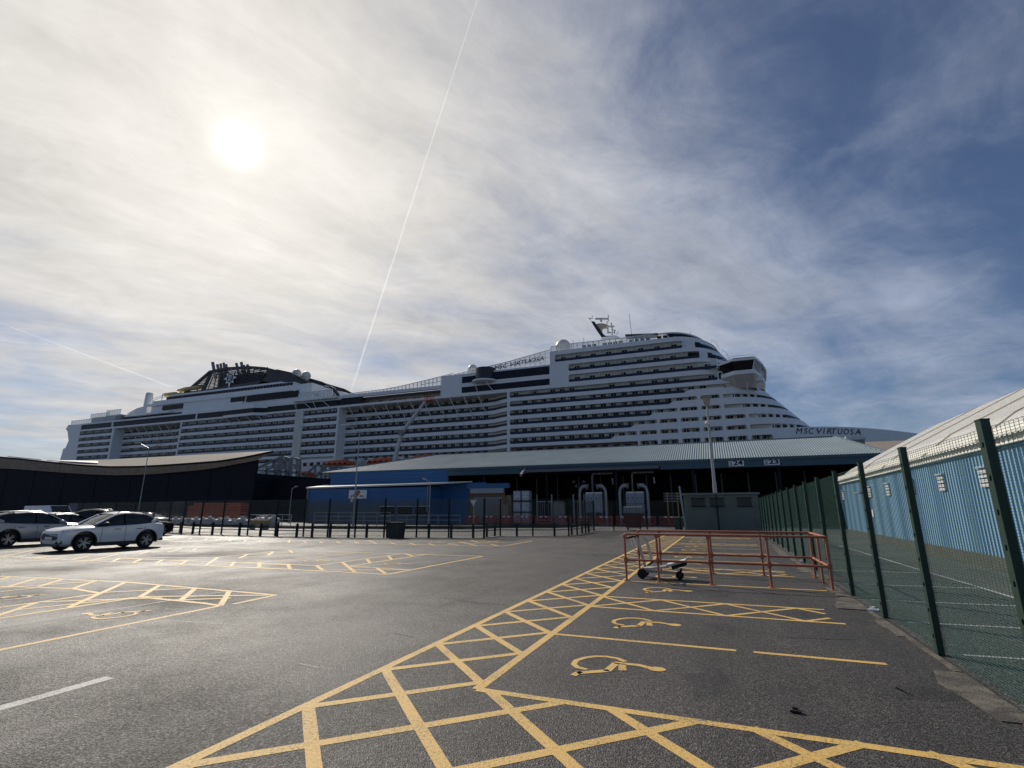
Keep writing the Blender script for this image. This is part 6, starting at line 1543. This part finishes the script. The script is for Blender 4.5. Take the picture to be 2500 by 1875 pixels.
# ================================================================== CARS
def loft(secs, k):
    mb = MB(); vs = [v for s_ in secs for v in s_]; n_ = len(secs)
    mb.add(vs, [(i*k+j, i*k+(j+1)%k, (i+1)*k+(j+1)%k, (i+1)*k+j) for i in range(n_-1) for j in range(k)]+[tuple(range(k))[::-1], tuple((n_-1)*k+j for j in range(k))]); return mb
wheel_cache = {}
def car(label, loc, rz, paint, L_=4.6, W=1.86, H=1.66, detail=True, roofm=None, cat='car', name='parked_suv', hatch=True, rails=True, group='cars parked in the left part of the car park'):
    """front towards -y"""
    t = thing(name, label, cat, loc, rz, group)
    s = L_/4.6; hw = W/2; belt = H*.60; hood = H*.575
    yf, yr = -2.3*s, 2.3*s; wf, wr = -1.38*s, 1.38*s; wr_ = .365*H/1.66
    # (y, halfwidth factor, z low, z top at side, z top at centre)
    st = [(-2.30,.70,.42,.72,.74),(-2.27,.80,.32,.84,.86),(-2.15,.91,.25,.90,.95),(-1.95,.965,.22,.955,1.01),(-1.5,.995,.21,.99,1.06),(-1.0,1.0,.21,1.01,1.10),(-.75,1.0,.21,1.02,1.12),(0,1.0,.21,1.04,1.10),(1.0,1.0,.21,1.08,1.12),(1.6,.995,.22,1.12,1.16),(1.95,.97,.25,1.13,1.18),(2.15,.93,.30,1.10,1.14),(2.27,.86,.38,1.02,1.05),(2.30,.78,.46,.90,.92)]
    k_h = H/1.66; secs = []
    for (y, f, zl, zs, zc_) in st:
        x = hw*f; zl *= k_h; zs *= k_h; zc_ *= k_h
        half_ = [(0, zl), (x*.80, zl), (x*.975, zl+.10), (x*1.0, zl+(zs-zl)*.35), (x*1.0, zl+(zs-zl)*.68), (x*.975, zs-.05), (x*.90, zs+.0), (x*.55, zs*.35+zc_*.65), (0, zc_)]
        ring = half_ + [(-a_, b2) for a_, b2 in half_[-2:0:-1]]
        secs.append([(a_, y*s, b2) for a_, b2 in ring])
    mb = loft(secs, 16); body = P('body', mb, paint, t, True, True)
    # wheel arches cut with cylinders
    cut = MB()
    for y in (wf, wr):
        for sx_ in (-1, 1): cut.lathe([(wr_+.075, -.32), (wr_+.075, .32)], (sx_*hw, y, wr_), 'x', 28)
    ce = cut.mesh('arch_cutter', m_trim); ce_o = bpy.data.objects.new('arch_cutter', ce); C.objects.link(ce_o); ce_o.parent = t
    md = body.modifiers.new('arches', 'BOOLEAN'); md.operation = 'DIFFERENCE'; md.object = ce_o; md.solver = 'EXACT'
    bpy.context.view_layer.update(); dg = bpy.context.evaluated_depsgraph_get(); nm_ = bpy.data.meshes.new_from_object(body.evaluated_get(dg))
    body.modifiers.clear(); body.data = nm_; bpy.data.objects.remove(ce_o)
    try: nm_.polygons.foreach_set('use_smooth', [True]*len(nm_.polygons)); nm_.set_sharp_from_angle(angle=R(35))
    except Exception: pass
    # glasshouse
    g = []
    gs = [(-.95,.86,1.06,1.08),(-.55,.84,1.06,1.34),(-.15,.82,1.06,1.55),(.15,.80,1.06,1.625),(.7,.79,1.08,1.645),(1.2,.785,1.10,1.60),(1.65,.76,1.14,1.50),(1.98,.72,1.14,1.34),(2.18,.68,1.12,1.16)] if hatch else \
         [(-.85,.86,1.04,1.06),(-.3,.82,1.04,1.36),(.1,.79,1.04,1.54),(.6,.78,1.06,1.60),(1.2,.77,1.08,1.56),(1.7,.74,1.1,1.38),(2.0,.7,1.1,1.14)]
    for (y, f, zl, zt2) in gs:
        xb, xt = hw*f*1.08, hw*f*.86; zl *= k_h; zt2 *= k_h; zt2 = max(zt2, zl+.02)
        half_ = [(0, zl-.12), (xb, zl-.12), (xb*.995, zl), (xt+(xb-xt)*.35, zl+(zt2-zl)*.55), (xt, zt2-.06*min(1,(zt2-zl)/.3)), (xt*.85, zt2-.01), (0, zt2+.01)]
        ring = half_+[(-a_, b2) for a_, b2 in half_[-2:0:-1]]; g.append([(a_, y*s, b2) for a_, b2 in ring])
    P('glasshouse', loft(g, 12), m_cglass, t, True, True)
    # roof skin and pillars, a few mm proud of the glass
    mb = MB(); vs = []
    rs = [q for q in gs if q[3] > 1.5]
    for (y, f, zl, zt2) in rs:
        xt = hw*f*.86
        for fx, dz_ in ((-1.03,-.075),(-.85,.006),(0,.03),(.85,.006),(1.03,-.075)): vs.append((fx*xt, y*s, zt2*k_h+dz_))
    mb.add(vs, [(i*5+j, (i+1)*5+j, (i+1)*5+j+1, i*5+j+1) for i in range(len(rs)-1) for j in range(4)]); P('roof', mb, roofm or paint, t, True, True)
    for sx_ in (-1, 1):
        def side(y, fz):   # point on glasshouse side
            y = max(gs[0][0], min(gs[-1][0], y))
            for q0, q1 in zip(gs, gs[1:]):
                if q0[0] <= y <= q1[0]: u_ = (y-q0[0])/(q1[0]-q0[0]); f = q0[1]+(q1[1]-q0[1])*u_; zl = (q0[2]+(q1[2]-q0[2])*u_)*k_h; z2 = (q0[3]+(q1[3]-q0[3])*u_)*k_h; break
            xb, xt = hw*f*1.08, hw*f*.86; return Vector((sx_*(xb+(xt-xb)*fz*1.0+.012), y*s, zl+(z2-zl)*fz))
        mb = MB(); mb.bar(side(-.9, .9)+Vector((0,0,.02)), side(-.12, .93)+Vector((0,0,.0)), .07, .06); P('front_pillar', mb, paint, t, local=True)
        mb = MB(); mb.bar(side(.35, .02), side(.32, .9), .05, .09); P('door_pillar', mb, m_trim, t, local=True)
        if hatch: mb = MB(); mb.bar(side(1.62, .0), side(1.95, .75), .06, .16); P('rear_pillar', mb, paint, t, local=True)
        # mirror
        mb = MB(); mb.sphere((sx_*(hw+.08), -.62*s, 1.12*k_h), .13, 10, 6, .75); mb.bar((sx_*(hw*.93), -.58*s, 1.07*k_h), (sx_*(hw+.05), -.6*s, 1.08*k_h), .06); P('wing_mirror', mb, m_trim if paint is not m_cars else paint, t, True, True)
        for (y) in (-.05, .95): mb = MB(); mb.box(sx_*hw-.012 if sx_ > 0 else -hw-.02, sx_*hw+.02 if sx_ > 0 else -hw+.012, y*s-.12, y*s+.12, .88*k_h, .91*k_h); P('door_handle', mb, m_trim, t, local=True)
        for y in (-.72, .33, 1.22): mb = MB(); mb.box(sx_*(hw+.001)-.003, sx_*(hw+.001)+.003, y*s-.006, y*s+.006, .35, .98*k_h); P('door_gap', mb, m_trim, t, local=True)
        mb = MB(); mb.box(min(sx_*hw*.9, sx_*(hw+.012)), max(sx_*hw*.9, sx_*(hw+.012)), wf+wr_+.07, wr-wr_-.07, .20, .36*k_h); P('sill_trim', mb, m_trim, t, local=True)
        # headlamp, sweeping back along the wing
        mb = MB(); z = .86*k_h; mb.add([(sx_*hw*.35, yf+.055, z-.03),(sx_*hw*.80, yf+.14, z-.02),(sx_*(hw*.975), -1.72*s, z+.04),(sx_*(hw*.97), -1.55*s, z+.07),(sx_*hw*.80, yf+.13, z+.035),(sx_*hw*.35, yf+.05, z+.005)], [(0,1,2,3,4,5)])
        mb.v = [(a_*1.012, b2-.035, c2) for a_, b2, c2 in mb.v]; P('headlight', mb, m_lamp, t, local=True)
        mb = MB(); mb.box(min(sx_*hw*.55, sx_*hw*.83), max(sx_*hw*.55, sx_*hw*.83), yr-.06, yr+.015, .92*k_h, 1.0*k_h); P('tail_light', mb, m_red, t, local=True)
        mb = MB(); mb.prism([(sx_*hw*.58, yf-.005, .36),(sx_*hw*.86, yf+.10, .34),(sx_*hw*.86, yf+.10, .50),(sx_*hw*.62, yf-.0, .44)], (0,-.02,0)); P('fog_vent', mb, m_trim, t, local=True)
        if rails: mb = MB(); mb.tube([side(.0,1)+Vector((-sx_*.06,0,.0)), side(.15,1)+Vector((-sx_*.06,0,.05)), side(1.3,1)+Vector((-sx_*.06,0,.05)), side(1.45,1)+Vector((-sx_*.06,0,.0))], .02, 5); P('roof_rail', mb, m_steel, t, True, True)
        for y in (wf, wr):
            mb = MB(); k = 20; vs = []
            for j in range(k+1):
                a_ = -.25+(PI+.5)*j/k
                for r_, xo in ((wr_+.07, hw+.012), (wr_+.125, hw+.012), (wr_+.07, hw-.2)): vs.append((sx_*xo, y+r_*math.cos(a_), wr_+r_*math.sin(a_)))
            mb.add(vs, [(3*j, 3*j+3, 3*j+4, 3*j+1) for j in range(k)]+[(3*j, 3*j+2, 3*j+5, 3*j+3) for j in range(k)]); P('wheel_arch', mb, m_trim, t, local=True)
            wh_ = bpy.data.objects.new('wheel', None); C.objects.link(wh_); wh_.parent = t; wh_.location = (sx_*(hw-.11), y, wr_)
            key = ('w', round(wr_, 3), sx_)
            if key not in wheel_cache:
                ty = MB(); ty.lathe([(wr_*.68,-.10),(wr_*.93,-.11),(wr_,-.07),(wr_,.07),(wr_*.93,.11),(wr_*.68,.10)], (0,0,0), 'x', 28)
                rm = MB()
                for j in range(5):
                    for dq in (-.16, .16):
                        a_ = 2*PI*j/5+dq; rm.bar((sx_*.085, .03*math.cos(a_), .03*math.sin(a_)), (sx_*.095, wr_*.66*math.cos(a_+dq*.2), wr_*.66*math.sin(a_+dq*.2)), .035, .045, up=(1,0,0))
                rm.lathe([(wr_*.70,sx_*.06),(wr_*.70,sx_*.10),(wr_*.64,sx_*.10),(wr_*.64,sx_*.06)], (0,0,0), 'x', 28); rm.v = rm.v
                rm.lathe([(.06,sx_*.07),(.05,sx_*.11)], (0,0,0), 'x', 12)
                dk = MB(); dk.lathe([(wr_*.68,-.02),(wr_*.68,.02)], (0,0,0), 'x', 24)
                wheel_cache[key] = (ty.mesh('tyre', m_rub, smooth=True), rm.mesh('rim', m_alloy), dk.mesh('brake_disc', m_trim))
            a_, b2, c2 = wheel_cache[key]; link('tyre', a_, wh_); link('rim', b2, wh_); link('brake_disc', c2, wh_)
    mb = MB(); mb.prism([(-.60*hw, yf-.015, .50*k_h),(.60*hw, yf-.015, .50*k_h),(.70*hw, yf+.0, .62*k_h),(.62*hw, yf-.0, .76*k_h),(-.62*hw, yf-.0, .76*k_h),(-.70*hw, yf+.0, .62*k_h)], (0,.06,0)); P('grille', mb, m_trim, t, local=True)
    mb = MB(); mb.box(-.26, .26, yf-.045, yf-.02, .52*k_h, .63*k_h); P('number_plate', mb, m_sign, t, local=True)
    mb = MB(); mb.box(-hw*.72, hw*.72, yf-.03, yf+.2, .24, .34); P('bumper_trim', mb, m_trim, t, local=True)
    mb = MB(); mb.box(-hw*.8, hw*.8, yr-.2, yr+.02, .30, .44); P('bumper_trim', mb, m_trim, t, local=True)
    return t
car('white crossover car in front with black wheel arches and dark windows, facing the camera', (-26.72, 15.80, 0), R(-2.5), m_carw, 4.30, 1.86, 1.68)
car('silver grey estate car at the left edge, half hidden behind the white crossover', (-33.35, 16.25, 0), R(180), m_cars, 4.75, 1.84, 1.72, roofm=m_carw)
p = gp(*R8(1285, 690)); car('black crossover car parked behind the white crossover, nose to the right', (-42.9, 25.2, 0), R(120), m_cark, 4.9, 1.88, 1.82)
car('black hatchback with a pale roof seen between the silver and white cars', (-38.6, 20.5, 0), R(185), m_cark, 4.3, 1.80, 1.58, roofm=m_carw, name='parked_hatchback')
car('black car whose roof shows just above the bonnet of the white crossover', (-37.2, 23.8, 0), R(178), m_cark, 4.3, 1.80, 1.60, name='parked_hatchback')
car('white car further back, roof catching the sun above the silver estate', (-47.5, 23.5, 0), R(178), m_carw, 4.4, 1.8, 1.55, name='parked_hatchback')
car('grey car in the back row left of the small blue sign', (-56.0, 26.0, 0), R(175), m_carg, 4.4, 1.8, 1.55, name='parked_hatchback')
car('white car in the far row beyond the long mesh fence', (-66, 37, 0), R(95), m_carw, 4.5, 1.8, 1.5, name='parked_saloon', hatch=False, rails=False)
car('silver car in the far row beyond the long mesh fence', (-60, 40, 0), R(92), m_cars, 4.5, 1.8, 1.5, name='parked_saloon', hatch=False, rails=False)
car('grey car in the far row beyond the long mesh fence', (-72.5, 41, 0), R(92), m_carg, 4.5, 1.8, 1.5, name='parked_saloon', hatch=False, rails=False)
# white van roof glimpsed behind them
t = thing('delivery_van', 'white van whose sloping roof shows above the parked cars', 'van', tuple(R8y(360, 640, 34)), R(95)); t.location.z = 0
mb = MB(); mb.prism([(-1,-2.6,.4),(-1,2.4,.4),(-1,2.4,2.2),(-1,-1.3,2.25),(-1,-2.0,1.4),(-1,-2.6,1.1)], (2,0,0)); P('body', mb, m_carw, t, local=True)
mb = MB(); mb.add([(-.85,-1.36,2.2),(.85,-1.36,2.2),(.88,-2.02,1.43),(-.88,-2.02,1.43)], [(0,1,2,3)]); P('windscreen', mb, m_cglass, t, local=True)
for x in (-.9,.9):
    for y in (-1.7,1.5): mb = MB(); mb.lathe([(.34,-.1),(.34,.1)], (x,y,.34), 'x', 16); P('wheel', mb, m_rub, t, local=True)

S.render.engine = 'CYCLES'
